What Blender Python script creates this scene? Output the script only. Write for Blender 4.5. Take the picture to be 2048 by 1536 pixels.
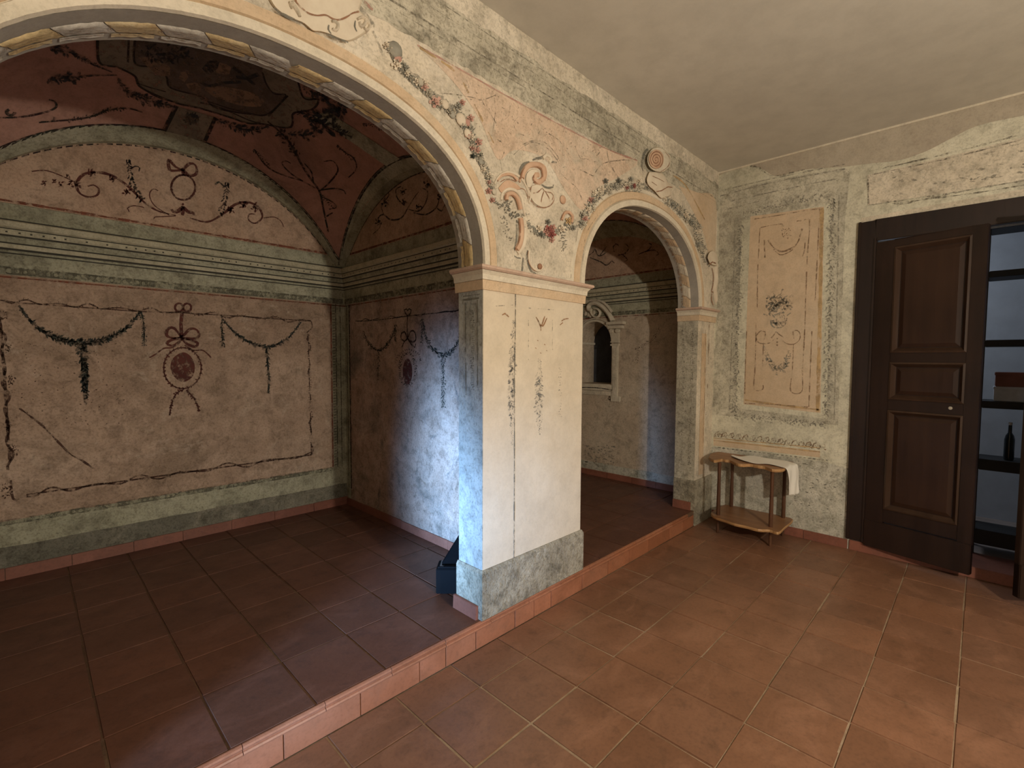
import bpy, bmesh, math, random
from mathutils import Vector, Matrix
random.seed(7)
R = random.Random(11)
S = bpy.context.scene
COL = S.collection
for o in list(bpy.data.objects): bpy.data.objects.remove(o)

# ------------------------------------------------------------------ camera
F_PX = 956.5
CX, CY = 1024.0, 768.0
EYE = Vector((0, 0, 1.5))
yaw, pitch, roll = math.radians(44.458), math.radians(-2.975), math.radians(0.278)
fw = Vector((math.cos(pitch)*math.cos(yaw), math.cos(pitch)*math.sin(yaw), math.sin(pitch)))
r0 = Vector((math.sin(yaw), -math.cos(yaw), 0)); u0 = r0.cross(fw)
rt = r0*math.cos(roll)+u0*math.sin(roll); up = -r0*math.sin(roll)+u0*math.cos(roll)
cam = bpy.data.cameras.new('camera'); co = bpy.data.objects.new('camera', cam); COL.objects.link(co)
cam.sensor_width = 36; cam.lens = 36*F_PX/2048; cam.clip_start = 0.02
bk = -fw
co.matrix_world = Matrix(((rt.x, up.x, bk.x, EYE.x), (rt.y, up.y, bk.y, EYE.y), (rt.z, up.z, bk.z, EYE.z), (0, 0, 0, 1)))
S.camera = co

# ------------------------------------------------------------------ world, lights, exposure
w = bpy.data.worlds.new('world'); S.world = w; w.use_nodes = True
w.node_tree.nodes['Background'].inputs[0].default_value = (0.45, 0.6, 0.9, 1)
w.node_tree.nodes['Background'].inputs[1].default_value = 0.06
S.view_settings.view_transform = 'Standard'; S.view_settings.look = 'None'
S.view_settings.gamma = 1; S.view_settings.use_curve_mapping = False
S.view_settings.exposure = 0.0
def light(name, kind, loc, power, color, **k):
    l = bpy.data.lights.new(name, kind); l.energy = power; l.color = color
    for a, b in k.items(): setattr(l, a, b)
    o = bpy.data.objects.new(name, l); COL.objects.link(o); o.location = loc; return o
KEY = (1.12, -1.60, 1.88)
light('room_lamp_light', 'POINT', KEY, 232, (1.0, 0.90, 0.75), shadow_soft_size=0.045)
WIN_Y0, WIN_Y1, WIN_Z0, WIN_Z1 = 0.15, 0.95, 0.25, 1.5
wl = light('window_daylight', 'AREA', (-2.58, (WIN_Y0+WIN_Y1)/2, (WIN_Z0+WIN_Z1)/2), 33, (0.27, 0.54, 1.0), shape='RECTANGLE', size=0.75, size_y=1.2)
wl.data.spread = math.radians(22)
tgt = Vector((2.05, 2.87, 0.62)); d = tgt - wl.location
wl.rotation_euler = d.to_track_quat('-Z', 'Z').to_euler()
light('ambient_fill_light', 'POINT', (0.6, -1.9, 2.75), 2, (1.0, 0.90, 0.75), shadow_soft_size=0.35)  # added ambient fill, no real fitting hangs here

RWX0, RWX1, RWZ0, RWZ1 = -0.5, 0.9, 0.9, 2.3
rw = light('rear_fill_light', 'AREA', ((RWX0+RWX1)/2, -3.26, (RWZ0+RWZ1)/2), 9, (0.95, 0.94, 0.90), shape='RECTANGLE', size=1.35, size_y=1.35)  # added soft fill for the alcove, set in an invented rear window
rw.rotation_euler = (math.radians(90), 0, 0)

# ------------------------------------------------------------------ dimensions (metres)
YA, YI, XD, ZC, HS = 1.81, 2.0, 4.565, 3.235, 0.14
YB, XS, XL, XB2, XR = 4.2, 2.08, -0.42, 2.42, 4.65
LAMP = Vector(KEY)

# ------------------------------------------------------------------ rays and surfaces
def ray(x, y):
    return (fw*F_PX + rt*(x-CX) - up*(y-CY)).normalized()
class Plane:
    def __init__(s, p, n, lift=0.0012): s.n = Vector(n).normalized(); s.p = Vector(p)+s.n*lift; s.k = lift
    def hit(s, x, y, off=0.0):
        v = ray(x, y); t = (s.p+s.n*off-EYE).dot(s.n)/v.dot(s.n); return EYE+v*t
    def nrm(s, p): return s.n
PA = Plane((0, YA, 0), (0, -1, 0)); PB = Plane((0, YB, 0), (0, -1, 0)); PS = Plane((XS, 0, 0), (-1, 0, 0))
PD = Plane((XD, 0, 0), (-1, 0, 0)); PR = Plane((XR, 0, 0), (-1, 0, 0)); PJ = Plane((1.632, 0, 0), (-1, 0, 0)); PK = Plane((4.2, 0, 0), (-1, 0, 0))
def onz(x, y, z):
    v = ray(x, y); return EYE+v*((z-EYE.z)/v.z)
def circ(c, crown, R):
    return lambda x: crown-R+math.sqrt(max(R*R-(x-c)**2, 0.0))
ZS = 2.33
arcA = circ(0.83, 2.98, 1.36); arcB = circ(3.1, 2.87, 1.33)
arcC = circ(3.53, 2.98, 1.30)
PN = 1.25
def zV(x, y, arc=arcA):
    a = max(arc(x)-ZS, 0.0); b = max(arcB(y)-ZS, 0.0)
    return ZS+(a**PN+b**PN)**(1/PN)
class Vault:
    def hit(s, x, y, off=0.0):
        v = ray(x, y); t = 1.9; last = None
        while t < 9:
            p = EYE+v*t; f = p.z-(zV(p.x, min(p.y, YB))-0.004-off)
            if last is not None and f > 0:
                a, b = last, t
                for _ in range(18):
                    m = (a+b)/2; q = EYE+v*m
                    if q.z-(zV(q.x, min(q.y, YB))-0.004-off) > 0: b = m
                    else: a = m
                return EYE+v*a
            last = t; t += 0.03
        return EYE+v*5
    def nrm(s, p):
        e = 0.01
        gx = (zV(p.x+e, p.y)-zV(p.x-e, p.y))/(2*e); gy = (zV(p.x, p.y+e)-zV(p.x, p.y-e))/(2*e)
        return Vector((gx, gy, -1)).normalized()
PV = Vault()

# ------------------------------------------------------------------ mesh helpers
class MB:
    def __init__(s): s.v = []; s.f = []
    def add(s, vs, fs):
        b = len(s.v); s.v += [tuple(q) for q in vs]; s.f += [tuple(b+i for i in f) for f in fs]
    def quad(s, a, b, c, d): s.add([a, b, c, d], [(0, 1, 2, 3)])
    def box(s, lo, hi):
        x0, y0, z0 = lo; x1, y1, z1 = hi
        s.add([(x0, y0, z0), (x1, y0, z0), (x1, y1, z0), (x0, y1, z0), (x0, y0, z1), (x1, y0, z1), (x1, y1, z1), (x0, y1, z1)],
              [(0, 3, 2, 1), (4, 5, 6, 7), (0, 1, 5, 4), (1, 2, 6, 5), (2, 3, 7, 6), (3, 0, 4, 7)])
    def prism(s, poly, h):      # poly: list of 3D points, h: extrusion vector
        n = len(poly); h = Vector(h); a = [Vector(p) for p in poly]; b = [p+h for p in a]
        s.add(a+b, [tuple(range(n))[::-1], tuple(range(n, 2*n))]+[(i, (i+1) % n, n+(i+1) % n, n+i) for i in range(n)])
    def tube(s, pts, rad, n=8, cap=True):
        rings = []
        for i, p in enumerate(pts):
            p = Vector(p); q0 = Vector(pts[max(i-1, 0)]); q1 = Vector(pts[min(i+1, len(pts)-1)])
            t = (q1-q0).normalized(); a = t.orthogonal().normalized() if abs(t.z) > 0.9 else t.cross(Vector((0, 0, 1))).normalized()
            b = t.cross(a); r = rad[i] if isinstance(rad, (list, tuple)) else rad
            rings.append([p+(a*math.cos(k*2*math.pi/n)+b*math.sin(k*2*math.pi/n))*r for k in range(n)])
        vs = [q for r_ in rings for q in r_]; fs = []
        for i in range(len(pts)-1):
            for k in range(n): fs.append((i*n+k, i*n+(k+1) % n, (i+1)*n+(k+1) % n, (i+1)*n+k))
        if cap: fs += [tuple(range(n))[::-1], tuple(range((len(pts)-1)*n, len(pts)*n))]
        s.add(vs, fs)
    def ball(s, c, r, sq=(1, 1, 1), nu=8, nv=5):
        vs = []; fs = []
        for j in range(nv+1):
            th = math.pi*j/nv
            for i in range(nu):
                ph = 2*math.pi*i/nu
                vs.append((c[0]+r*sq[0]*math.sin(th)*math.cos(ph), c[1]+r*sq[1]*math.sin(th)*math.sin(ph), c[2]+r*sq[2]*math.cos(th)))
        for j in range(nv):
            for i in range(nu): fs.append((j*nu+i, (j+1)*nu+i, (j+1)*nu+(i+1) % nu, j*nu+(i+1) % nu))
        s.add(vs, fs)
def link(name, me, parent=None):
    o = bpy.data.objects.new(name, me); COL.objects.link(o)
    if parent: o.parent = parent
    return o
def obj(name, mb, mat, parent=None, smooth=False, bevel=0.0, kind=None, label=None):
    me = bpy.data.meshes.new(name); me.from_pydata(mb.v, [], mb.f); me.validate(); me.update()
    if bevel or smooth:
        bm = bmesh.new(); bm.from_mesh(me); bmesh.ops.remove_doubles(bm, verts=bm.verts, dist=1e-5)
        bmesh.ops.recalc_face_normals(bm, faces=bm.faces)
        if bevel: bmesh.ops.bevel(bm, geom=[e for e in bm.edges if len(e.link_faces) == 2 and e.calc_face_angle(0) > 0.5], offset=bevel, segments=2, affect='EDGES', clamp_overlap=True)
        bm.to_mesh(me); bm.free()
    if smooth:
        for p in me.polygons: p.use_smooth = True
        me.set_sharp_from_angle(angle=math.radians(38)) if hasattr(me, 'set_sharp_from_angle') else None
    me.materials.append(mat); o = link(name, me, parent)
    if kind: o['kind'] = kind
    if label: o['label'] = label
    return o
def struct(name, mb, mat, **k): return obj(name, mb, mat, kind='structure', **k)
def thing(name, loc, label, cat, group=None):
    o = bpy.data.objects.new(name, None); COL.objects.link(o); o.location = loc; o.empty_display_size = 0.1
    tag(o, label, cat, group); return o
def tag(o, label, cat, group=None):
    o['label'] = label; o['category'] = cat
    if group: o['group'] = group
    return o
def part(name, mb, mat, t, **k):          # mesh in world coordinates parented to an empty at t.location
    o = obj(name, mb, mat, None, **k); o.parent = t
    o.matrix_parent_inverse = Matrix.Translation(-Vector(t.location)); return o
def sweep(mb, path, prof, close_ends=True):
    """extrude profile [(projection, z)] along plan path; projection goes to the left of travel"""
    P = [Vector(p) for p in path]; n = len(P); ms = []
    for i in range(n):
        d0 = (P[i]-P[i-1]).normalized() if i else None; d1 = (P[i+1]-P[i]).normalized() if i < n-1 else None
        n0 = Vector((-d0.y, d0.x)) if d0 else None; n1 = Vector((-d1.y, d1.x)) if d1 else None
        if n0 is None: m = n1
        elif n1 is None: m = n0
        else: m = (n0+n1)/(1+n0.dot(n1))
        ms.append(m)
    k = len(prof); vs = []; fs = []
    for i in range(n):
        for a, z in prof: q = P[i]+ms[i]*a; vs.append((q.x, q.y, z))
    for i in range(n-1):
        for j in range(k-1): fs.append((i*k+j, (i+1)*k+j, (i+1)*k+j+1, i*k+j+1))
    if close_ends: fs += [tuple(range(k)), tuple(range((n-1)*k, n*k))[::-1]]
    mb.add(vs, fs)

# ------------------------------------------------------------------ materials
def newmat(name):
    m = bpy.data.materials.new(name); m.use_nodes = True; nt = m.node_tree
    return m, nt, nt.nodes['Principled BSDF']
def N(nt, t, **k):
    n = nt.nodes.new(t)
    for a, b in k.items():
        if a.startswith('i_'): n.inputs[a[2:].replace('_', ' ')].default_value = b
        else: setattr(n, a, b)
    return n
def rgba(c): return (c[0], c[1], c[2], 1)
def srgb(r, g, b):
    f = lambda v: (v/255/12.92) if v <= 10 else ((v/255+0.055)/1.055)**2.4
    return (f(r), f(g), f(b))
def mixc(nt, fac, a, b, blend='MIX'):
    m = N(nt, 'ShaderNodeMix', data_type='RGBA', blend_type=blend)
    for s, v in ((0, fac), (6, a), (7, b)):
        if isinstance(v, bpy.types.NodeSocket): nt.links.new(v, m.inputs[s])
        else: m.inputs[s].default_value = rgba(v) if s and len(v) == 3 else v
    return m.outputs[2]
def pos(nt):
    return N(nt, 'ShaderNodeNewGeometry').outputs['Position']
def noise(nt, scale, detail=5, rough=0.6, vec=None, stretch=None, dist=0.0):
    n = N(nt, 'ShaderNodeTexNoise'); n.inputs['Scale'].default_value = scale; n.inputs['Detail'].default_value = detail
    n.inputs['Roughness'].default_value = rough; n.inputs['Distortion'].default_value = dist
    v = vec or pos(nt)
    if stretch:
        mp = N(nt, 'ShaderNodeMapping'); mp.inputs['Scale'].default_value = stretch; nt.links.new(v, mp.inputs[0]); v = mp.outputs[0]
    nt.links.new(v, n.inputs['Vector']); return n.outputs['Fac']
def ramp(nt, fac, stops):
    r = N(nt, 'ShaderNodeValToRGB'); e = r.color_ramp.elements
    while len(e) < len(stops): e.new(0.5)
    for el, (p, c) in zip(e, stops): el.position = p; el.color = rgba(c) if len(c) == 3 else c
    nt.links.new(fac, r.inputs[0]); return r.outputs[0]
W1, W0 = (1, 1, 1), (0, 0, 0)
def bump(nt, bs, h, strength, dist=0.01):
    b = N(nt, 'ShaderNodeBump'); b.inputs['Strength'].default_value = strength; b.inputs['Distance'].default_value = dist
    nt.links.new(h, b.inputs['Height']); nt.links.new(b.outputs[0], bs.inputs['Normal'])
def plaster(name, c1, c2, c3, stain=None, amt=0.5, sc=1.6, rough=0.85, bmp=0.25, stretch=None, speck=None, stain2=None, sscale=3.0, mot=0.6):
    m, nt, bs = newmat(name)
    n1 = noise(nt, sc, 6, 0.62, stretch=stretch); c = ramp(nt, n1, [(0.33, c1), (0.5, c2), (0.67, c3)])
    n2 = noise(nt, sc*7, 6, 0.7)
    c = mixc(nt, ramp(nt, n2, [(0.40, W0), (0.72, (0.45,)*3)]), c, tuple(0.72*v for v in c2))
    if stain:
        s = ramp(nt, noise(nt, sscale, 7, 0.72, dist=0.5), [(0.60-0.2*amt, W0), (0.78-0.12*amt, W1)])
        c = mixc(nt, s, c, stain)
    if stain2:
        s = ramp(nt, noise(nt, sscale*2.3, 8, 0.75, dist=0.8), [(0.56, W0), (0.66, (0.8,)*3)])
        c = mixc(nt, s, c, stain2)
    if speck:
        s = ramp(nt, noise(nt, 38, 4, 0.75), [(0.63, W0), (0.70, (0.7,)*3)]); c = mixc(nt, s, c, speck)
    if mot:
        c = mixc(nt, mot, c, ramp(nt, noise(nt, 13, 9, 0.78, dist=0.4), [(0.36, (0.55, 0.54, 0.52)), (0.52, W1)]), 'MULTIPLY')
        c = mixc(nt, mot*0.9, c, ramp(nt, noise(nt, 75, 4, 0.75), [(0.38, (0.62, 0.61, 0.58)), (0.50, W1)]), 'MULTIPLY')
        c = mixc(nt, mot*0.5, c, ramp(nt, noise(nt, 4.2, 5, 0.7), [(0.36, (0.72, 0.71, 0.68)), (0.60, W1)]), 'MULTIPLY')
    nt.links.new(c, bs.inputs['Base Color']); bs.inputs['Roughness'].default_value = rough
    bs.inputs['Specular IOR Level'].default_value = 0.25
    bump(nt, bs, noise(nt, 22, 8, 0.65), bmp, 0.02)
    return m
PAINT = {}
def solid(key):
    """opaque version of a fresco paint, for raised stucco"""
    if not key.startswith('p_'): return M[key]
    if 's'+key not in M: c, c2 = PAINT[M[key].name]; M['s'+key] = paint(M[key].name+'_stucco', c, 0, c2)
    return M['s'+key]
def paint(name, c, wear=0.4, c2=None, scale=26):
    """old fresco paint: worn away in noise patches"""
    m, nt, bs = newmat(name)
    c2 = c2 or tuple(v*0.7 for v in c)
    PAINT[name] = (c, c2)
    cc = ramp(nt, noise(nt, 9, 4, 0.6), [(0.4, c), (0.62, c2)]); nt.links.new(cc, bs.inputs['Base Color'])
    bs.inputs['Roughness'].default_value = 0.85; bs.inputs['Specular IOR Level'].default_value = 0.2
    if wear > 0:
        f = ramp(nt, noise(nt, scale, 6, 0.75), [(0.33+0.16*wear, (0.12*(1-wear),)*3), (0.47+0.18*wear, (1-0.3*wear,)*3)])
        tr = N(nt, 'ShaderNodeBsdfTransparent'); mx = N(nt, 'ShaderNodeMixShader')
        nt.links.new(f, mx.inputs[0]); nt.links.new(tr.outputs[0], mx.inputs[1]); nt.links.new(bs.outputs[0], mx.inputs[2])
        nt.links.new(mx.outputs[0], nt.nodes['Material Output'].inputs['Surface'])
    return m
def tilemat(name, base, var, rough=0.34, dirt=(0.09, 0.05, 0.03), spread=0.5):
    m, nt, bs = newmat(name)
    oi = N(nt, 'ShaderNodeObjectInfo'); n1 = noise(nt, 2.2, 6, 0.65); n2 = noise(nt, 9, 6, 0.7)
    c = ramp(nt, oi.outputs['Random'], [(0.0, tuple(b*(1-spread*0.55) for b in base)), (0.3, base), (0.65, var), (1.0, tuple(b*(1+spread*0.25) for b in base))])
    c = mixc(nt, ramp(nt, n1, [(0.36, (0.75,)*3), (0.6, W0)]), c, tuple(0.72*v for v in base))
    c = mixc(nt, ramp(nt, n2, [(0.52, W0), (0.75, (0.55,)*3)]), c, dirt)
    n3 = noise(nt, 3.1, 7, 0.68, stretch=(1, 1.7, 1), dist=0.9); c = mixc(nt, ramp(nt, n3, [(0.50, W0), (0.68, (0.5,)*3)]), c, tuple(min(1, 1.25*v+0.02) for v in base))
    n4 = noise(nt, 60, 4, 0.7); c = mixc(nt, 0.35, c, ramp(nt, n4, [(0.36, (0.6,)*3), (0.52, W1)]), 'MULTIPLY')
    nt.links.new(c, bs.inputs['Base Color'])
    rr = N(nt, 'ShaderNodeMapRange'); nt.links.new(n2, rr.inputs[0]); rr.inputs[3].default_value = rough-0.05; rr.inputs[4].default_value = rough+0.2
    nt.links.new(rr.outputs[0], bs.inputs['Roughness']); bs.inputs['Specular IOR Level'].default_value = 0.5
    bump(nt, bs, noise(nt, 16, 6, 0.6), 0.12, 0.01)
    return m
def wood(name, c1, c2, axis='z', rough=0.42, scale=14):
    m, nt, bs = newmat(name); st = {'z': (1, 1, 0.07), 'y': (1, 0.08, 1), 'x': (0.08, 1, 1)}[axis]
    n1 = noise(nt, scale, 7, 0.65, stretch=st); n2 = noise(nt, 2.5, 3, 0.5)
    c = ramp(nt, n1, [(0.32, c1), (0.68, c2)]); c = mixc(nt, ramp(nt, n2, [(0.4, W0), (0.7, (0.5,)*3)]), c, tuple(v*1.25 for v in c2))
    nt.links.new(c, bs.inputs['Base Color']); bs.inputs['Roughness'].default_value = rough
    bs.inputs['Specular IOR Level'].default_value = 0.32
    bump(nt, bs, n1, 0.12, 0.01); return m
def plain(name, c, rough=0.6, metal=0.0, nvar=0.15):
    m, nt, bs = newmat(name); cc = ramp(nt, noise(nt, 8, 4, 0.6), [(0.35, tuple(v*(1-nvar) for v in c)), (0.65, tuple(v*(1+nvar) for v in c))])
    nt.links.new(cc, bs.inputs['Base Color']); bs.inputs['Roughness'].default_value = rough; bs.inputs['Metallic'].default_value = metal; return m

M = {}
M['ceiling'] = plaster('ceiling_paint', (0.57, 0.54, 0.475), (0.60, 0.57, 0.50), (0.63, 0.60, 0.53), sc=0.8, bmp=0.04, mot=0.0)
M['cream'] = plaster('cream_fresco_plaster', (0.593, 0.524, 0.410), (0.741, 0.655, 0.519), (0.798, 0.724, 0.604), stain=(0.44, 0.40, 0.32), amt=0.5, sscale=2.6, bmp=0.25, speck=(0.30, 0.27, 0.21), stain2=(0.72, 0.65, 0.54), mot=0.6)
M['pier'] = plaster('pier_plaster', (0.66, 0.565, 0.43), (0.70, 0.615, 0.485), (0.73, 0.66, 0.54), sc=1.0, bmp=0.1, stain=(0.62, 0.53, 0.40), amt=0.1, mot=0.12)
M['pinkfield'] = plaster('pale_pink_fresco', (0.671, 0.506, 0.369), (0.726, 0.561, 0.424), (0.715, 0.605, 0.484), stain=(0.54, 0.49, 0.39), amt=0.5, sscale=4, bmp=0.25, speck=(0.40, 0.33, 0.25), mot=0.55)
M['greyband'] = plaster('grey_green_fresco', (0.435, 0.403, 0.314), (0.576, 0.531, 0.422), (0.704, 0.653, 0.525), stain=(0.25, 0.235, 0.185), amt=0.45, sscale=5, stretch=(0.35, 1, 1.5), bmp=0.3, speck=(0.2, 0.18, 0.14), stain2=(0.60, 0.55, 0.45), mot=1.0)
M['whiteband'] = plaster('flaking_white_plaster', (0.672, 0.594, 0.470), (0.784, 0.706, 0.571), (0.851, 0.773, 0.650), stain=(0.46, 0.42, 0.34), amt=0.5, sscale=6, bmp=0.4, speck=(0.3, 0.27, 0.2), mot=0.7)
M['doorwall'] = plaster('celadon_fresco_plaster', (0.564, 0.540, 0.420), (0.696, 0.666, 0.528), (0.768, 0.732, 0.588), stain=(0.41, 0.385, 0.31), amt=0.45, sscale=3.2, bmp=0.25, stretch=(1, 1, 0.5), speck=(0.36, 0.33, 0.26), mot=0.6)
M['doorgrey'] = plaster('grey_worn_fresco', (0.428, 0.407, 0.324), (0.607, 0.573, 0.462), (0.759, 0.718, 0.580), stain=(0.28, 0.26, 0.21), amt=0.5, sscale=5, bmp=0.35, stretch=(1, 1, 0.6), stain2=(0.58, 0.55, 0.45), mot=0.9)
M['damp'] = plaster('damp_grey_plaster', (0.540, 0.516, 0.432), (0.660, 0.636, 0.540), (0.756, 0.720, 0.612), stain=(0.33, 0.33, 0.26), amt=0.6, sscale=4, bmp=0.5, mot=0.9)
M['patch'] = plaster('bare_grey_render', (0.44, 0.38, 0.30), (0.48, 0.42, 0.33), (0.52, 0.46, 0.37), bmp=0.25, mot=0.3)
M['ochre'] = plaster('ochre_fresco_panel', (0.60, 0.455, 0.305), (0.65, 0.505, 0.355), (0.67, 0.555, 0.41), stain=(0.58, 0.44, 0.29), amt=0.2, bmp=0.15, mot=0.25)
M['field'] = plaster('rosy_tan_fresco', (0.406, 0.280, 0.198), (0.527, 0.379, 0.275), (0.625, 0.466, 0.351), stain=(0.30, 0.215, 0.15), amt=0.55, sscale=1.9, bmp=0.45, stretch=(0.6, 0.6, 1.2), stain2=(0.60, 0.47, 0.36), sc=1.4, speck=(0.27, 0.19, 0.135), mot=0.8)
M['fieldside'] = plaster('worn_rosy_fresco', (0.360, 0.240, 0.180), (0.504, 0.354, 0.276), (0.600, 0.462, 0.384), stain=(0.22, 0.18, 0.15), amt=0.55, sscale=2.6, bmp=0.5, speck=(0.12, 0.105, 0.10), stain2=(0.20, 0.165, 0.145), mot=0.9)
M['fieldright'] = plaster('pale_worn_fresco', (0.560, 0.448, 0.336), (0.638, 0.526, 0.403), (0.694, 0.605, 0.482), stain=(0.42, 0.36, 0.29), amt=0.35, sscale=2.6, bmp=0.35, mot=0.7)
M['lunette'] = plaster('pink_lunette_fresco', (0.543, 0.354, 0.242), (0.614, 0.425, 0.301), (0.673, 0.496, 0.366), stain=(0.42, 0.30, 0.21), amt=0.45, sscale=3, bmp=0.3, speck=(0.34, 0.22, 0.15), mot=0.7)
M['vault'] = plaster('dark_pink_vault_fresco', (0.450, 0.247, 0.188), (0.525, 0.292, 0.225), (0.585, 0.345, 0.262), stain=(0.27, 0.155, 0.12), amt=0.4, sscale=1.5, bmp=0.2, mot=0.35)
M['green'] = plaster('sage_green_fresco', (0.356, 0.350, 0.244), (0.488, 0.475, 0.343), (0.568, 0.548, 0.409), stain=(0.22, 0.21, 0.15), amt=0.5, sscale=4, bmp=0.3, stretch=(0.5, 0.5, 1.3), speck=(0.14, 0.135, 0.10), mot=0.9)
M['ledge'] = plaster('pale_sage_moulding', (0.517, 0.473, 0.330), (0.572, 0.528, 0.374), (0.616, 0.572, 0.418), bmp=0.2)
M['darkgrey'] = plaster('sooty_grey_dado', (0.149, 0.144, 0.109), (0.218, 0.207, 0.161), (0.322, 0.299, 0.230), stain=(0.38, 0.35, 0.27), amt=0.25, sscale=6, bmp=0.5, mot=1.0)
M['stone'] = plaster('rough_grey_plinth', (0.324, 0.288, 0.216), (0.444, 0.402, 0.306), (0.552, 0.504, 0.396), stain=(0.18, 0.16, 0.12), amt=0.5, sscale=7, bmp=0.9, sc=4, mot=1.0)
M['nicheshade'] = plaster('shaded_niche_back', (0.055, 0.06, 0.072), (0.075, 0.08, 0.092), (0.10, 0.105, 0.115), stain=(0.04, 0.042, 0.05), amt=0.4, sscale=6, mot=0.4)  # shade inside the niche put into the colour of its back
M['gapshade'] = plain('cornice_gap_shade', (0.05, 0.046, 0.034), 0.9)  # near-black for the shade in cornice gaps, not soot
M['bluegrey'] = plaster('grey_reveal_paint', (0.34, 0.31, 0.27), (0.39, 0.36, 0.31), (0.43, 0.40, 0.345), bmp=0.1, mot=0.2)
M['jamb'] = plaster('blue_grey_jamb_fresco', (0.396, 0.407, 0.374), (0.506, 0.517, 0.484), (0.605, 0.616, 0.583), stain=(0.3, 0.31, 0.3), amt=0.4, sscale=5, bmp=0.3, mot=0.8)
M['white'] = plaster('cream_white_moulding', (0.66, 0.58, 0.45), (0.71, 0.64, 0.51), (0.75, 0.68, 0.56), bmp=0.08, stain=(0.6, 0.53, 0.41), amt=0.2, mot=0.3)
M['orange'] = plaster('apricot_moulding', (0.61, 0.45, 0.29), (0.66, 0.495, 0.33), (0.68, 0.545, 0.39), bmp=0.08, stain=(0.64, 0.53, 0.38), amt=0.35, mot=0.35)
M['pinkfillet'] = plaster('pink_fillet', (0.55, 0.385, 0.295), (0.58, 0.42, 0.325), (0.62, 0.48, 0.38), bmp=0.08, mot=0.3)
M['leafyellow'] = plaster('ochre_acanthus', (0.60, 0.44, 0.21), (0.68, 0.53, 0.29), (0.73, 0.62, 0.42), stain=(0.44, 0.27, 0.10), amt=0.5, sscale=12, bmp=0.3, mot=0.5)
M['leafwhite'] = plaster('white_acanthus', (0.58, 0.54, 0.46), (0.66, 0.62, 0.54), (0.72, 0.69, 0.62), stain=(0.40, 0.36, 0.30), amt=0.45, sscale=12, bmp=0.3, mot=0.5)
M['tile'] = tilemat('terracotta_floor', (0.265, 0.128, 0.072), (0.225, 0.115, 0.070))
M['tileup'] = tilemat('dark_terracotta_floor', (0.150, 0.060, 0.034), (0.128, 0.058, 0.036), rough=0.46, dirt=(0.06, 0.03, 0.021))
M['riser'] = tilemat('step_terracotta', (0.37, 0.142, 0.070), (0.35, 0.155, 0.088), rough=0.36, dirt=(0.22, 0.105, 0.06), spread=0.4)
M['skirt'] = tilemat('red_skirting_tile', (0.26, 0.095, 0.06), (0.235, 0.09, 0.058), rough=0.4, dirt=(0.16, 0.065, 0.045), spread=0.3)
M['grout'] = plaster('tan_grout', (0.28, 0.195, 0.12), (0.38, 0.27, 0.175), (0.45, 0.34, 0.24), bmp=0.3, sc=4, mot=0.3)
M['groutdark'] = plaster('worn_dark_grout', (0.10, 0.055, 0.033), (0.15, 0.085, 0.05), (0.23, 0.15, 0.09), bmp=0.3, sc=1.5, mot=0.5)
M['doorwood'] = wood('dark_walnut', (0.0109, 0.0059, 0.0043), (0.0250, 0.0125, 0.0086))
M['doorframe'] = wood('dark_walnut_frame', (0.0109, 0.0062, 0.0055), (0.0218, 0.0113, 0.0086))
M['tabletop'] = wood('olive_wood', (0.19, 0.085, 0.04), (0.33, 0.17, 0.08), axis='y', rough=0.38, scale=20)
M['tableedge'] = wood('olive_wood_edge', (0.30, 0.15, 0.06), (0.46, 0.27, 0.12), axis='y', rough=0.5, scale=20)
M['tableleg'] = wood('brown_turned_wood', (0.07, 0.032, 0.018), (0.125, 0.058, 0.03), rough=0.4)
M['cloth'] = plain('white_cotton', (0.86, 0.83, 0.76), 0.9, nvar=0.02)
M['black'] = plain('matte_black_metal', (0.004, 0.0042, 0.005), 0.75)
M['blackwood'] = plain('black_shelf', (0.008, 0.008, 0.009), 0.6)
_b = M['black'].node_tree.nodes['Principled BSDF']; _b.inputs['Specular IOR Level'].default_value = 0.08
M['backroom'] = plain('grey_back_room_wall', (0.50, 0.53, 0.58), 0.9, nvar=0.05)
M['backfloor'] = plain('dim_back_room_floor', (0.26, 0.21, 0.185), 0.6)
M['brass'] = plain('pale_brass', (0.6, 0.55, 0.45), 0.35, 0.6)
# fresco paints
M['p_pier'] = paint('paint_slate_leaf', (0.17, 0.175, 0.175), 0.75, (0.27, 0.265, 0.245))
M['p_gold'] = paint('paint_pale_leaf', (0.52, 0.47, 0.37), 0.35, (0.42, 0.38, 0.30))
M['p_eggdark'] = paint('paint_egg_ground', (0.085, 0.08, 0.055), 0.55, (0.15, 0.14, 0.10), 18)
M['p_egg'] = paint('paint_egg_sage', (0.40, 0.385, 0.27), 0.35)
M['p_finial'] = paint('paint_terracotta_finial', (0.40, 0.22, 0.12), 0.3)
M['p_dark'] = paint('paint_dark_blue_green', (0.035, 0.045, 0.042), 0.35, (0.06, 0.065, 0.05))
M['p_vine'] = paint('paint_dark_vine', (0.045, 0.022, 0.022), 0.3, (0.035, 0.04, 0.03))
M['p_brown'] = paint('paint_umber_line', (0.10, 0.05, 0.035), 0.45)
M['p_wine'] = paint('paint_wine', (0.095, 0.032, 0.026), 0.2, (0.13, 0.045, 0.033))
M['p_red'] = paint('paint_red_line', (0.25, 0.085, 0.05), 0.4)
M['p_green'] = paint('paint_sage', (0.33, 0.33, 0.24), 0.4)
M['p_grey'] = paint('paint_grey_leaf', (0.24, 0.23, 0.19), 0.6, (0.36, 0.34, 0.28))
M['p_mid'] = paint('paint_soft_grey', (0.35, 0.325, 0.265), 0.7)
M['p_line'] = paint('paint_fine_brown', (0.33, 0.215, 0.135), 0.6)
M['p_crack'] = paint('paint_crack', (0.20, 0.175, 0.135), 0.75)
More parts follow.
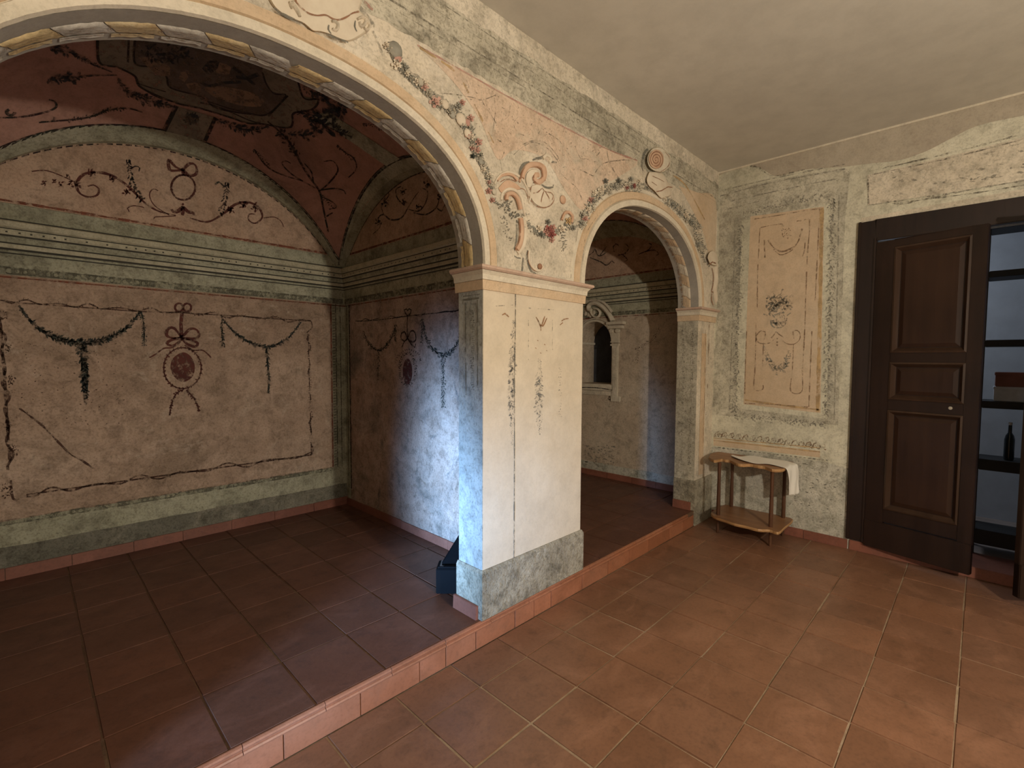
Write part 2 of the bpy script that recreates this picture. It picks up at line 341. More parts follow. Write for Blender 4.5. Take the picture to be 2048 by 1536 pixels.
M['p_rose'] = paint('paint_rose', (0.44, 0.24, 0.19), 0.3, (0.56, 0.36, 0.29))
M['p_crimson'] = paint('paint_crimson', (0.31, 0.10, 0.085), 0.25)
M['p_scroll'] = paint('paint_scroll_pink', (0.62, 0.43, 0.30), 0.1, (0.52, 0.33, 0.22))
M['p_scrolld'] = paint('paint_scroll_umber', (0.27, 0.14, 0.085), 0.2, (0.36, 0.2, 0.12))
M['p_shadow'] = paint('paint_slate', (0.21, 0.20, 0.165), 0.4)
M['p_cream'] = paint('paint_cream_light', (0.70, 0.62, 0.49), 0.15, (0.62, 0.53, 0.41))
M['p_ochre'] = paint('paint_ochre', (0.60, 0.42, 0.22), 0.35, None, 7)
M['p_navy'] = paint('paint_indigo', (0.055, 0.058, 0.065), 0.45)
M['p_tan'] = paint('paint_scene_tan', (0.36, 0.235, 0.16), 0.2, (0.26, 0.175, 0.125))
M['p_scene'] = paint('paint_scene_dark', (0.13, 0.10, 0.08), 0.1, (0.20, 0.15, 0.12))
M['p_frame'] = paint('paint_frame_grey', (0.30, 0.25, 0.185), 0.1, (0.22, 0.185, 0.14))
M['p_flesh'] = paint('paint_scene_flesh', (0.33, 0.20, 0.13), 0.1)
M['p_ash'] = paint('paint_scene_ash', (0.19, 0.15, 0.115), 0.1)

# ================================================================== STRUCTURE
def arch(xc, zs, al, nl, ar, nr, b, n=40):
    """outline of an opening from left springing over the crown to right springing"""
    pts = []
    for i in range(n+1):
        th = math.pi*(1-i/n); c, s = math.cos(th), math.sin(th)
        a, e = (al, nl) if c < 0 else (ar, nr)
        pts.append((xc+math.copysign(abs(c)**(2/e), c)*a, zs+b*abs(s)**(2/e)))
    return pts
BIG = arch(0.71, 1.96, 0.885, 2.0, 0.922, 2.35, 0.648)
SML = arch(3.345, 1.96, 0.865, 2.15, 0.855, 2.2, 0.655)
def offset(pts, d):
    out = []
    for i, p in enumerate(pts):
        a = Vector(pts[max(i-1, 0)]); b = Vector(pts[min(i+1, len(pts)-1)]); t = (b-a).normalized()
        if i in (0, len(pts)-1): t = Vector((0, 1 if i == 0 else -1))
        out.append((p[0]-t.y*d, p[1]+t.x*d))
    return out
# --- arcade wall
mb = MB()
def wallpiece(x0, x1, z0a, z0b, zt):
    mb.add([(x0, YA, z0a), (x1, YA, z0b), (x1, YA, zt), (x0, YA, zt), (x0, YI, z0a), (x1, YI, z0b), (x1, YI, zt), (x0, YI, zt)], [(0, 1, 2, 3), (5, 4, 7, 6), (0, 4, 5, 1)])
ZT = 3.6
wallpiece(-2.6, BIG[0][0], HS+.003, HS+.003, ZT)
for A in (BIG, SML):
    for p, q in zip(A, A[1:]): wallpiece(p[0], q[0], p[1], q[1], ZT)
wallpiece(BIG[-1][0], SML[0][0], HS, HS, ZT); wallpiece(SML[-1][0], XR+0.2, HS, HS, ZT)
for x, s in ((BIG[0][0], 1), (BIG[-1][0], -1), (SML[0][0], 1), (SML[-1][0], -1)):
    a, b = (YA, YI); mb.quad((x, a, HS), (x, b, HS), (x, b, 1.97), (x, a, 1.97))
wall_arcade = struct('wall_arcade', mb, M['cream'])
# painted jamb faces and soffits
def soffit(A, ya, yb, lift):
    m_ = MB(); I = offset(A, -lift)
    for p, q in zip(I, I[1:]): m_.quad((p[0], ya, p[1]), (p[0], yb, p[1]), (q[0], yb, q[1]), (q[0], ya, q[1]))
    return m_
for A, nm in ((BIG, 'big'), (SML, 'small')):
    obj('soffit_band', soffit(A, YA+0.001, YI+0.001, 0.002), M['bluegrey'], wall_arcade)
    # acanthus leaves carved on the soffit, alternately ochre and white
    I = offset(A, -0.003); L = [0]
    for p, q in zip(I, I[1:]): L.append(L[-1]+math.hypot(q[0]-p[0], q[1]-p[1]))
    def at(s):
        s = min(max(s, 0), L[-1]); k = 0
        while k < len(L)-2 and L[k+1] < s: k += 1
        t = (s-L[k])/(L[k+1]-L[k]); p, q = I[k], I[k+1]
        tg = Vector((q[0]-p[0], q[1]-p[1])).normalized()
        return Vector((p[0]+(q[0]-p[0])*t, p[1]+(q[1]-p[1])*t)), Vector((tg.y, -tg.x))   # point, inward normal
    step = 0.136 if nm == 'big' else 0.098
    n = int(L[-1]/step); step = L[-1]/n
    for k in range(n):
        m_ = MB(); cs = []
        d_ = 1 if k >= n/2 else -1
        J = 7
        for j in range(J+1):
            f = j/J; ss = (k+0.02+0.97*f)*step
            rows = []
            for g, hgt in ((0.0, 0.0), (0.06, 0.004), (0.3, 0.0055), (0.55, 0.003), (0.8, 0.004), (1.0, 0.0)):
                y = 1.882+0.07*g+0.004*math.sin(j*2.3+g*5)*(g > 0.9)
                s2 = ss+d_*(0.35-g)*0.045*(1 if True else 0)
                p, nn = at(s2)
                end = math.sin(math.pi*min(max(f, 0.04), 0.96))**0.35
                hh = hgt*end+0.0012*math.sin(j*3+g*9)
                rows.append((p.x+nn.x*hh, y, p.y+nn.y*hh))
            cs.append(rows)
        r_ = len(cs[0]); vs = [q for c in cs for q in c]; fs = []
        for j in range(J):
            for g in range(r_-1): fs.append((j*r_+g, j*r_+g+1, (j+1)*r_+g+1, (j+1)*r_+g))
        m_.add(vs, fs); obj('acanthus_leaf', m_, M[('leafyellow' if k % 2 else 'leafwhite') if nm == 'big' else ('orange' if k % 2 else 'white')], wall_arcade, smooth=True)
        m2 = MB(); J2 = 6; vs = []
        for j in range(J2+1):
            ss = (k+0.08+0.86*j/J2)*step; p, nn = at(ss); wv = 0.010+0.012*abs(math.sin(j*1.9+k))
            vs += [(p.x+nn.x*0.003, 1.949, p.y+nn.y*0.003), (p.x+nn.x*0.0045, 1.949+wv, p.y+nn.y*0.0045)]
        m2.add(vs, [(2*j, 2*j+1, 2*j+3, 2*j+2) for j in range(J2)])
        obj('acanthus_curl', m2, M[('leafwhite' if (k+1) % 2 else 'leafyellow') if nm == 'big' else 'p_line'], wall_arcade)
    vm = MB()
    def vein(s0, s1, y0, y1, wd, hgt):
        J3 = 5; q = []
        for j in range(J3+1):
            f = j/J3; p, nn = at(s0+(s1-s0)*f); y = y0+(y1-y0)*f; k_ = wd*(.4+.6*math.sin(math.pi*min(max(f, .05), .95))); q.append(((p.x+nn.x*hgt, y-k_, p.y+nn.y*hgt), (p.x+nn.x*hgt, y+k_, p.y+nn.y*hgt)))
        for a_, b_ in zip(q, q[1:]): vm.quad(a_[0], b_[0], b_[1], a_[1])
    for k in range(n):
        d_ = 1 if k >= n/2 else -1; s0 = k*step
        for g in (.28, .52, .76): vein(s0+(.12 if d_ > 0 else .06)*step+d_*(.35-g)*.045, s0+(.9 if d_ > 0 else .84)*step+d_*(.35-g)*.045, 1.882+.07*g, 1.882+.07*g+.003*d_, .0016, .0068)
        J3 = 6; q = []
        for j in range(J3+1):
            g = j/J3; p, nn = at(s0+d_*(.35-g)*.045+.006*math.sin(g*9)); p2_, _ = at(s0+d_*(.35-g)*.045+.006*math.sin(g*9)+.0045); y = 1.880+.073*g; q.append(((p.x+nn.x*.0065, y, p.y+nn.y*.0065), (p2_.x+nn.x*.0065, y, p2_.y+nn.y*.0065)))
        for a_, b_ in zip(q, q[1:]): vm.quad(a_[0], b_[0], b_[1], a_[1])
        vein(s0+.05*step, s0+.95*step, 1.9535, 1.9525, .0024, .0052)
    obj('acanthus_veins', vm, M['p_line'], wall_arcade, kind='stuff')
    # archivolt: white inner fillet, apricot outer band cut into long stones
    def ring(d0, d1, h, i0=0, i1=None):
        m_ = MB(); a = offset(A, d0); b = offset(A, d1); a2 = offset(A, d0+0.004); b2 = offset(A, d1-0.006)
        i1 = i1 or len(A)-1
        for i in range(i0, i1):
            for (p, q, yp, yq) in ((a, a2, YA, YA-h), (a2, b2, YA-h, YA-h), (b2, b, YA-h, YA)):
                m_.quad((p[i][0], yp, p[i][1]), (p[i+1][0], yp, p[i+1][1]), (q[i+1][0], yq, q[i+1][1]), (q[i][0], yq, q[i][1]))
        return m_
    wd = 0.092 if nm == 'big' else 0.098
    obj('archivolt_fillet', ring(-0.001, wd*0.46, 0.014), M['white'], wall_arcade)
    cuts = [0, 7, 15, 24, 31, 40] if nm == 'big' else [0, 10, 20, 31, 40]
    for c0, c1 in zip(cuts, cuts[1:]):
        o = ring(wd*0.48, wd*1.03, 0.010, c0, c1)
        obj('archivolt_stone', o, M['orange'], wall_arcade)
    if nm == 'small':
        obj('archivolt_rim', ring(wd*1.04, wd*1.36, 0.005), M['white'], wall_arcade)
    else:
        obj('archivolt_rim', ring(wd*1.04, wd*1.6, 0.003, 0, 40), M['cream'], wall_arcade)
# jamb paint
for x, dx in ((BIG[-1][0], -0.0015), (BIG[0][0], 0.0015), (SML[-1][0], -0.0015), (SML[0][0], 0.0015)):
    m_ = MB(); m_.quad((x+dx, YA+0.001, HS+0.2), (x+dx, YI, HS+0.2), (x+dx, YI, 1.86), (x+dx, YA+0.001, 1.86))
    obj('painted_jamb', m_, M['jamb' if x < 2 else 'greyband'], wall_arcade)
m_ = MB(); m_.quad((1.634, YA-0.001, 0.38), (2.476, YA-0.001, 0.38), (2.476, YA-0.001, 1.86), (1.634, YA-0.001, 1.86)); obj('painted_pier_face', m_, M['pier'], wall_arcade)
# impost mouldings (pier and respond), three fascias each
def impost(path, par):
    for nm, prof, mt in (('impost_fillet', [(0, 1.945), (0.040, 1.945), (0.050, 1.953), (0.050, 1.962), (0.046, 1.967), (0, 1.967)], 'pinkfillet'),
                         ('impost_fascia', [(0, 1.9), (0.018, 1.9), (0.020, 1.925), (0.034, 1.944), (0, 1.944)], 'white'),
                         ('impost_fascia', [(0, 1.85), (0.010, 1.85), (0.013, 1.899), (0, 1.899)], 'orange')):
        m_ = MB(); sweep(m_, path, prof); obj(nm, m_, M[mt], par)
xl, xr = BIG[-1][0], SML[0][0]
impost([(xr, YI), (xr, YA), (xl, YA), (xl, YI)][::-1][::1][::-1] if False else [(xl, YI+0.02), (xl, YA), (xr, YA), (xr, YI)][::-1], wall_arcade)
impost([(XD, YA), (SML[-1][0], YA), (SML[-1][0], YI)], wall_arcade)
impost([(BIG[0][0], YI), (BIG[0][0], YA), (-2.6, YA)], wall_arcade)
# plinths
def plinth(path, prof, nm, mt, par, **k):
    m_ = MB(); sweep(m_, path, prof); return obj(nm, m_, M[mt], par, **k)
PP = [(xr, YI), (xr, YA), (xl, YA), (xl, YI+0.005)]
plinth(PP, [(0, HS+.002), (0.016, HS+.002), (0.016, 0.385), (0.006, 0.402), (0, 0.402)], 'plinth_stone', 'stone', wall_arcade)
plinth([(XD, YA), (SML[-1][0], YA), (SML[-1][0], YI)], [(0, HS+.001), (0.014, HS+.001), (0.014, 0.40), (0.006, 0.412), (0, 0.412)], 'plinth_stone', 'stone', wall_arcade)
RESP = True
def skirt(parent, a, b, z0, z1, th, nrm, ln=0.30, mat='skirt', name='skirting_tile', seed=0):
    """row of skirting tiles from a to b (plan), standing proud by th along nrm"""
    rr = random.Random(seed); a, b, nrm = Vector(a), Vector(b), Vector(nrm); d = (b-a); Ln = d.length; d.normalize(); s = 0.0
    while s < Ln-0.01:
        e = min(s+ln*rr.uniform(0.9, 1.05), Ln)
        if Ln-e < 0.08: e = Ln
        p, q = a+d*(s+0.0012), a+d*(e-0.0012); m_ = MB(); t = th*rr.uniform(0.9, 1.1); zt = z1+rr.uniform(-0.003, 0.003)
        m_.add([(p.x, p.y, z0), (q.x, q.y, z0), (q.x+nrm.x*t, q.y+nrm.y*t, z0), (p.x+nrm.x*t, p.y+nrm.y*t, z0),
                (p.x, p.y, zt), (q.x, q.y, zt), (q.x+nrm.x*t*0.8, q.y+nrm.y*t*0.8, zt), (p.x+nrm.x*t*0.8, p.y+nrm.y*t*0.8, zt)],
               [(0, 3, 2, 1), (4, 5, 6, 7), (0, 1, 5, 4), (1, 2, 6, 5), (2, 3, 7, 6), (3, 0, 4, 7)])
        obj(name, m_, M[mat], parent, bevel=0.002); s = e
skirt(wall_arcade, (xl-0.016, YA+0.012), (xl-0.016, YI+0.015), HS, 0.215, 0.018, (-1, 0), 0.3)
skirt(wall_arcade, (SML[-1][0]-0.014, YA+0.02), (SML[-1][0]-0.014, YI), HS, 0.215, 0.018, (-1, 0), 0.3)
# --- other shell walls
m_ = MB(); m_.box((XD, 0.615, 0), (XD+0.12, YA+0.001, ZC+0.1)); m_.box((XD, -0.72, 2.41), (XD+0.12, 0.615, ZC+0.1)); m_.box((XD, -3.2, 0), (XD+0.12, -0.72, ZC+0.1))
wall_right = struct('wall_right', m_, M['doorwall'])
m_ = MB(); X0 = -2.6
m_.box((X0-0.25, -3.2, 0), (X0, WIN_Y0, ZT)); m_.box((X0-0.25, WIN_Y1, 0), (X0, YA, ZT)); m_.box((X0-0.25, WIN_Y0, 0), (X0, WIN_Y1, WIN_Z0)); m_.box((X0-0.25, WIN_Y0, WIN_Z1), (X0, WIN_Y1, ZT))
wall_left = struct('wall_left', m_, M['cream'])
m_ = MB()
for lo, hi in (((X0-0.25, -3.45, 0), (RWX0, -3.2, ZT)), ((RWX1, -3.45, 0), (XD+0.12, -3.2, ZT)), ((RWX0, -3.45, 0), (RWX1, -3.2, RWZ0)), ((RWX0, -3.45, RWZ1), (RWX1, -3.2, ZT))): m_.box(lo, hi)
struct('wall_rear', m_, M['cream'])
m_ = MB()
for lo, hi in (((RWX0, -3.38, RWZ0), (RWX0+.05, -3.3, RWZ1)), ((RWX1-.05, -3.38, RWZ0), (RWX1, -3.3, RWZ1)), ((RWX0, -3.38, RWZ0), (RWX1, -3.3, RWZ0+.05)), ((RWX0, -3.38, RWZ1-.05), (RWX1, -3.3, RWZ1)), (((RWX0+RWX1)/2-.025, -3.38, RWZ0), ((RWX0+RWX1)/2+.025, -3.3, RWZ1))): m_.box(lo, hi)
struct('added_rear_window', m_, M['doorframe'])  # unseen frame added around the rear fill light
m_ = MB(); m_.box((X0-0.3, -3.45, ZC), (XD+0.12, YA+0.02, ZC+0.1)); struct('ceiling', m_, M['ceiling'])
m_ = MB(); m_.box((XD-.008, -3.2, ZC-.014), (XD, YA, ZC)); struct('trim_3', m_, M['white'])
m_ = MB(); fr = 0.05
for (a, b, c, d_) in ((WIN_Y0, WIN_Y0+fr, WIN_Z0, WIN_Z1), (WIN_Y1-fr, WIN_Y1, WIN_Z0, WIN_Z1), (WIN_Y0, WIN_Y1, WIN_Z0, WIN_Z0+fr), (WIN_Y0, WIN_Y1, WIN_Z1-fr, WIN_Z1)):
    m_.box((X0-0.16, a, c), (X0-0.10, b, d_))
window_1 = struct('window_1', m_, M['doorframe'])
# --- floors
m_ = MB(); m_.box((X0-0.25, -3.45, -0.12), (XD, 1.805, -0.004)); floor = struct('floor', m_, M['grout'])
m_ = MB(); m_.box((-0.6, YA-0.0, -0.1), (XR+0.1, YB+0.1, HS-0.004)); alcove_floor = struct('floor_alcove', m_, M['groutdark'])
def tilemesh(sx, sy, sz=0.014, bv=0.0035):
    m_ = MB(); m_.box((-sx/2, -sy/2, -sz), (sx/2, sy/2, 0)); me = bpy.data.meshes.new('tile'); me.from_pydata(m_.v, [], m_.f)
    bm = bmesh.new(); bm.from_mesh(me); bmesh.ops.bevel(bm, geom=[e for e in bm.edges if all(v.co.z > -0.001 for v in e.verts)], offset=bv, segments=2, affect='EDGES'); bm.to_mesh(me); bm.free(); return me
def tiles(parent, xs, ys, z, mat, name='floor_tile', gap=0.0042, skip=None, seed=3):
    rr = random.Random(seed); cache = {}
    for x0, x1 in zip(xs, xs[1:]):
        for y0, y1 in zip(ys, ys[1:]):
            if skip and skip(x0, x1, y0, y1): continue
            k = (round(x1-x0, 3), round(y1-y0, 3))
            if k not in cache: me = tilemesh(x1-x0-gap, y1-y0-gap); me.materials.append(mat); cache[k] = me
            o = link(name, cache[k], parent); o.location = ((x0+x1)/2+rr.uniform(-.001, .001), (y0+y1)/2+rr.uniform(-.001, .001), z+rr.uniform(-.0012, .0012))
            o.rotation_euler = (rr.uniform(-.002, .002), rr.uniform(-.002, .002), rr.uniform(-.003, .003))
XT = [XD-0.001]+[4.535-0.3125*i for i in range(0, 18)]; XT = [4.565]+[4.2275-0.3125*i for i in range(0, 17)]
YT = [1.802]+[1.582-0.3125*i for i in range(0, 9)]
tiles(floor, XT[::-1], YT[::-1], 0.0, M['tile'])
XU = [-0.42]+[-0.155+0.305*i for i in range(0, 8)]+[XS]
YU = [1.832, 1.875]+[2.185+0.305*i for i in range(0, 7)]
YU = [YA+.002, 2.185]+[2.185+0.305*i for i in range(1, 7)]+[YB]
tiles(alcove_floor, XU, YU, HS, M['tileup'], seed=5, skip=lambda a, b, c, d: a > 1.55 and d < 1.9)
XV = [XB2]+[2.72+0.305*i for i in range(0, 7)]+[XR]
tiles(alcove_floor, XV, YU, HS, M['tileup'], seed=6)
# --- step: riser tiles and moulded nosing tiles
JX = [-0.62, -0.3, 0.02, 0.33, 0.63, 0.94, 1.236, 1.389, 1.583, 1.871, 2.03, 2.184, 2.498, 2.80, 3.08, 3.371, 3.724, 3.98, 4.19]
step = thing('terracotta_step', (1.8, 1.8, 0), 'long low terracotta step with a moulded edge running under both arches', 'step')
rr = random.Random(4)
for a, b in zip(JX, JX[1:]):
    m_ = MB(); y = 1.803+rr.uniform(-.0015, .0015); m_.box((a+0.0015, y, 0.0), (b-0.0015, YA-0.0005, 0.102)); part('riser_tile', m_, M['riser'], step, bevel=0.002)
JN = [-0.62]+[-0.40+0.297*i for i in range(0, 16)]
for a, b in zip(JN, JN[1:]):
    b = min(b, 4.19)
    if b <= a: break
    m_ = MB(); y0 = 1.79+rr.uniform(-.001, .001)
    prof = [(YA-0.0015, 0.103), (y0+0.010, 0.103), (y0+0.002, 0.106), (y0, 0.112), (y0+0.003, 0.118), (y0+0.009, 0.120), (y0+0.008, 0.124), (y0+0.004, 0.130), (y0+0.006, 0.137), (y0+0.014, 0.1405), (YA-0.0005, 0.1405)]
    m_.prism([(a+0.0012, y, z) for y, z in prof], (b-a-0.0024, 0, 0)); part('nosing_tile', m_, M['riser'], step)
# --- alcove walls
def plane_wall(name, pts, mat): m_ = MB(); m_.add(pts, [(0, 1, 2, 3)]); return struct(name, m_, M[mat])
HT = 3.6
m_ = MB(); m_.box((XL-0.1, YB, 0), (XS+0.1, YB+0.15, HT)); wall_back = struct('wall_back', m_, M['field'])
m_ = MB(); m_.box((XS, YI, 0), (XB2, YB+0.15, HT)); wall_side = struct('wall_divider', m_, M['fieldside'])
m_ = MB(); m_.box((XL-0.15, YI, 0), (XL, YB+0.15, HT)); wall_al = struct('wall_alcove_left', m_, M['fieldside'])
m_ = MB(); m_.box((XB2, YB, 0), (XR+0.2, YB+0.15, HT)); wall_back2 = struct('wall_back_right', m_, M['fieldright'])
# right alcove wall with an arched niche
NY0, NY1, NZ0, NZS, NZ1, ND = 2.99, 3.45, 1.22, 1.70, 1.935, 0.32
m_ = MB()
def rp(y0, y1, z0a, z0b, z1a, z1b): m_.add([(XR, y0, z0a), (XR, y1, z0b), (XR, y1, z1b), (XR, y0, z1a)], [(0, 1, 2, 3)])
rp(YI, NY0, 0, 0, HT, HT); rp(NY1, YB, 0, 0, HT, HT); rp(NY0, NY1, 0, 0, NZ0, NZ0)
NA = [(NY0+(NY1-NY0)*(1-math.cos(math.pi*i/16))/2, NZS+(NZ1-NZS)*math.sin(math.pi*i/16)) for i in range(17)]
for p, q in zip(NA, NA[1:]): rp(p[0], q[0], p[1], q[1], HT, HT)
wall_ra = struct('wall_alcove_right', m_, M['fieldright'])
m_ = MB(); loop = [(NY0, NZ0)]+NA+[(NY1, NZ0)]
for p, q in zip(loop, loop[1:]+loop[:1]): m_.quad((XR, p[0], p[1]), (XR, q[0], q[1]), (XR+ND, q[0], q[1]), (XR+ND, p[0], p[1]))
m_.add([(XR+ND, p[0], p[1]) for p in loop], [tuple(range(len(loop)))]); obj('niche_recess', m_, M['fieldright'], wall_ra)
m_ = MB(); m_.add([(XR+ND-.001, p[0], p[1]) for p in loop], [tuple(range(len(loop)))]); obj('niche_back_shade', m_, M['nicheshade'], wall_ra)  # dark plate over the recess back, painted as its shade
# vaults
def vault(name, x0, x1, arc, mat):
    m_ = MB(); nx, ny = 60, 54; vs = []; y0 = YI-0.005
    for j in range(ny+1):
        for i in range(nx+1):
            x = x0+(x1-x0)*i/nx; y = y0+(YB-y0)*j/ny; vs.append((x, y, zV(x, y, arc)))
    m_.add(vs, [(j*(nx+1)+i, (j+1)*(nx+1)+i, (j+1)*(nx+1)+i+1, j*(nx+1)+i+1) for j in range(ny) for i in range(nx)])
    return struct(name, m_, mat, smooth=True)
ceil_v = vault('ceiling_vault', XL, XS, arcA, M['vault']); ceil_v2 = vault('ceiling_vault_right', XB2, XR, arcC, M['vault'])
# lunette fills (painted pink above the cornice), 1 mm proud
def lun(axis, c, a0, a1, arc, par, mat='lunette'):
    m_ = MB(); n = 48
    for i in range(n):
        u, v = a0+(a1-a0)*i/n, a0+(a1-a0)*(i+1)/n; zu, zv_ = max(arc(u), 2.42)+0.03, max(arc(v), 2.42)+0.03
        P = (lambda t, z: (t, c, z)) if axis == 'x' else (lambda t, z: (c, t, z))
        m_.quad(P(u, 2.40), P(v, 2.40), P(v, zv_), P(u, zu))
    return obj('lunette_field', m_, M[mat], par)
lun('x', YB-0.001, XL, XS, arcA, wall_back); lun('y', XS-0.001, YI, YB, arcB, wall_side); lun('y', XR-0.001, YI, YB, arcB, wall_ra); lun('x', YB-0.001, XB2, XR, arcC, wall_back2)
# cornice of the alcove walls: sage fascia, projecting ledge, stepped bands
def cornice(path, n):
    root = None
    for nm, prof, mt in (('cornice_ledge', [(0, 2.262), (0.052, 2.262), (0.064, 2.270), (0.066, 2.300), (0.058, 2.306), (0, 2.318)], 'ledge'),
                         ('cornice_fascia', [(0, 2.318), (0.014, 2.318), (0.012, 2.415), (0, 2.42)], 'green'),
                         ('cornice_dentil_band', [(0, 2.226), (0.040, 2.226), (0.046, 2.236), (0.046, 2.258), (0, 2.258)], 'ledge'),
                         ('cornice_step', [(0, 2.182), (0.030, 2.182), (0.034, 2.192), (0.034, 2.219), (0, 2.219)], 'green'),
                         ('cornice_step', [(0, 2.146), (0.018, 2.146), (0.024, 2.156), (0.024, 2.176), (0, 2.176)], 'ledge'),
                         ('cornice_step', [(0, 2.122), (0.012, 2.122), (0.014, 2.130), (0.014, 2.141), (0, 2.141)], 'green'),
                         ('frieze_band', [(0, 1.992), (0.006, 1.992), (0.006, 2.119), (0, 2.119)], 'green')):
        m_ = MB(); sweep(m_, path, prof)
        if root is None: root = obj('trim_%d' % n, m_, M[mt], None, kind='structure')
        else: obj(nm, m_, M[mt], root)
    for z, wd, pj in ((2.2225, .010, .037), (2.179, .007, .0285), (2.1435, .009, .0195), (2.1205, .005, .0125), (2.260, .005, .049), (2.318, .006, .0155)):
        m_ = MB(); sweep(m_, path, [(pj, z-wd*.7), (pj+.0008, z-wd*.7), (pj+.0008, z+wd*.7), (pj, z+wd*.7)]); obj('cornice_shadow_gap', m_, M['gapshade'], root)  # dark strips painted as the shade between cornice steps
    m_ = MB(); P_ = [Vector(p) for p in path]; rr_ = random.Random(n)
    for a, b in zip(P_, P_[1:]):
        d_ = (b-a).normalized(); nn = Vector((-d_.y, d_.x)); s = .06
        while s < (b-a).length-.06:
            p = a+d_*s+nn*.0475; q = p+d_*.010; zz = 2.240; s += .008*rr_.random()
            if rr_.random() < .25: s += .048; continue
            m_.add([(p.x, p.y, zz-.004), (q.x, q.y, zz-.004), (q.x, q.y, zz+.004), (p.x, p.y, zz+.005)], [(0, 1, 2, 3)]); s += .048
    obj('dentil_shadow_dots', m_, M['gapshade'], root); return root  # dots painted as the small shadows of the dentils
cor1 = cornice([(XS, YI), (XS, YB), (XL, YB), (XL, YI)], 1)
cor2 = cornice([(XR, YI), (XR, YB), (XB2, YB), (XB2, YI)], 2)
# dado bands and skirting tiles
def band(axis, c, a0, a1, z0, z1, lift, mat, par, nm):
    m_ = MB(); P = (lambda t, z: (t, c-lift, z)) if axis == 'x' else (lambda t, z: (c-lift, t, z))
    n = 24; rr_ = random.Random(int(z0*100))
    top = [z1+rr_.uniform(-.004, .004) for _ in range(n+1)]
    for i in range(n):
        u, v = a0+(a1-a0)*i/n, a0+(a1-a0)*(i+1)/n; m_.quad(P(u, z0), P(v, z0), P(v, top[i+1]), P(u, top[i]))
    return obj(nm, m_, M[mat], par)
band('x', YB, XL, XS, 0.335, 0.50, 0.0012, 'green', wall_back, 'painted_dado'); band('x', YB, XL, XS, HS, 0.338, 0.0016, 'darkgrey', wall_back, 'painted_dado')
band('y', XR, YI, YB, 0.21, 0.30, 0.0012, 'damp', wall_ra, 'damp_patch')
skirt(wall_back, (XL, YB), (XS, YB), HS, 0.213, 0.014, (0, -1), 0.32, seed=1)
skirt(wall_side, (XS, YB-0.015), (XS, YI+0.02), HS, 0.205, 0.012, (-1, 0), 0.31, seed=2)
skirt(wall_ra, (XR, YB-0.015), (XR, YI), HS, 0.205, 0.012, (-1, 0), 0.31, seed=3)
m_ = MB(); m_.box((SML[-1][0]+.002, YA-.014, 0), (XD, YA+.15, HS)); obj('plinth_foot', m_, M['stone'], wall_right)
skirt(wall_right, (XD, 0.71), (XD, YA-0.02), 0, 0.075, 0.013, (-1, 0), 0.33, seed=4)
# ================================================================== PAINTED FRESCO
def cr(pts, step=4.0, closed=False):
    """Catmull-Rom resampling of a pixel polyline"""
    P = [Vector((p[0], p[1])) for p in pts]; out = []; n = len(P)
    rng = range(n if closed else n-1)
    for i in rng:
        g = lambda k: P[k % n] if closed else P[min(max(k, 0), n-1)]
        a, b, c, d = g(i-1), g(i), g(i+1), g(i+2); L = max(1, int((c-b).length/step))
        for k in range(L):
            t = k/L; out.append(0.5*((2*b)+(c-a)*t+(2*a-5*b+4*c-d)*t*t+(3*b-a-3*c+d)*t**3))
    out.append(P[0].copy() if closed else P[-1].copy()); return out
def tang(sf, p): 
    n = sf.nrm(p); return n
def stroke(sf, mb, pts, wpx, off=0.0, taper=0.0, closed=False, step=4.0, smooth=True, dash=0, wob=0.0):
    q = cr(pts, step, closed) if smooth else [Vector(p) for p in pts]
    H = [sf.hit(p.x, p.y, off) for p in q]; n = len(H); L = []; ph = R.uniform(0, 6); wpx = wpx*1.25 if sf in (PB, PS, PV, PR) else wpx
    for i, p in enumerate(H):
        t = H[min(i+1, n-1)]-H[max(i-1, 0)]
        if t.length < 1e-9: t = Vector((0, 0, 1))
        s = t.normalized().cross(sf.nrm(p)).normalized(); dist = (p-EYE).length
        f = i/max(1, n-1); k = 1.0
        if taper: k = (1-taper)+taper*math.sin(math.pi*min(max(f, 0.02), 0.98))
        ww = wpx*dist/F_PX/2*k*(1+wob*(0.6*math.sin(i*.43+ph)+.4*math.sin(i*1.13+2*ph))); L.append((p+s*ww, p-s*ww))
    for i in range(n-1):
        if dash and math.sin(i*1.9/dash+ph)+.6*math.sin(i*.71/dash) < -.2: continue
        mb.quad(L[i][0], L[i+1][0], L[i+1][1], L[i][1])
def leaf(sf, mb, x, y, ang, lpx, wpx, off=0.0):
    c, s = math.cos(ang), math.sin(ang); pts = []
    for a, b in ((0, 0), (0.25, 0.42), (0.6, 0.5), (1.0, 0), (0.6, -0.5), (0.25, -0.42)):
        pts.append(sf.hit(x+c*a*lpx-s*b*wpx, y+s*a*lpx+c*b*wpx, off))
    mb.add(pts, [(0, 1, 2, 3, 4, 5)])
def leafy(sf, mb, pts, size, gap=3.0, spread=1.0, off=0.0, sides=2, grow=None, seed=1):
    rr = random.Random(seed); q = cr(pts, gap); n = len(q)
    for i in range(n-1):
        t = q[i+1]-q[i]; a = math.atan2(t.y, t.x); f = i/n; k = grow(f) if grow else 1.0
        for s in ((-1, 1) if sides == 2 else (1,)):
            ang = a+s*rr.uniform(0.3, 1.3); L = size*k*rr.uniform(0.6, 1.25); o = rr.uniform(-.3, .5)*size*spread*k*s
            leaf(sf, mb, q[i].x-t.normalized().y*o, q[i].y+t.normalized().x*o, ang, L, L*rr.uniform(.35, .6), off)
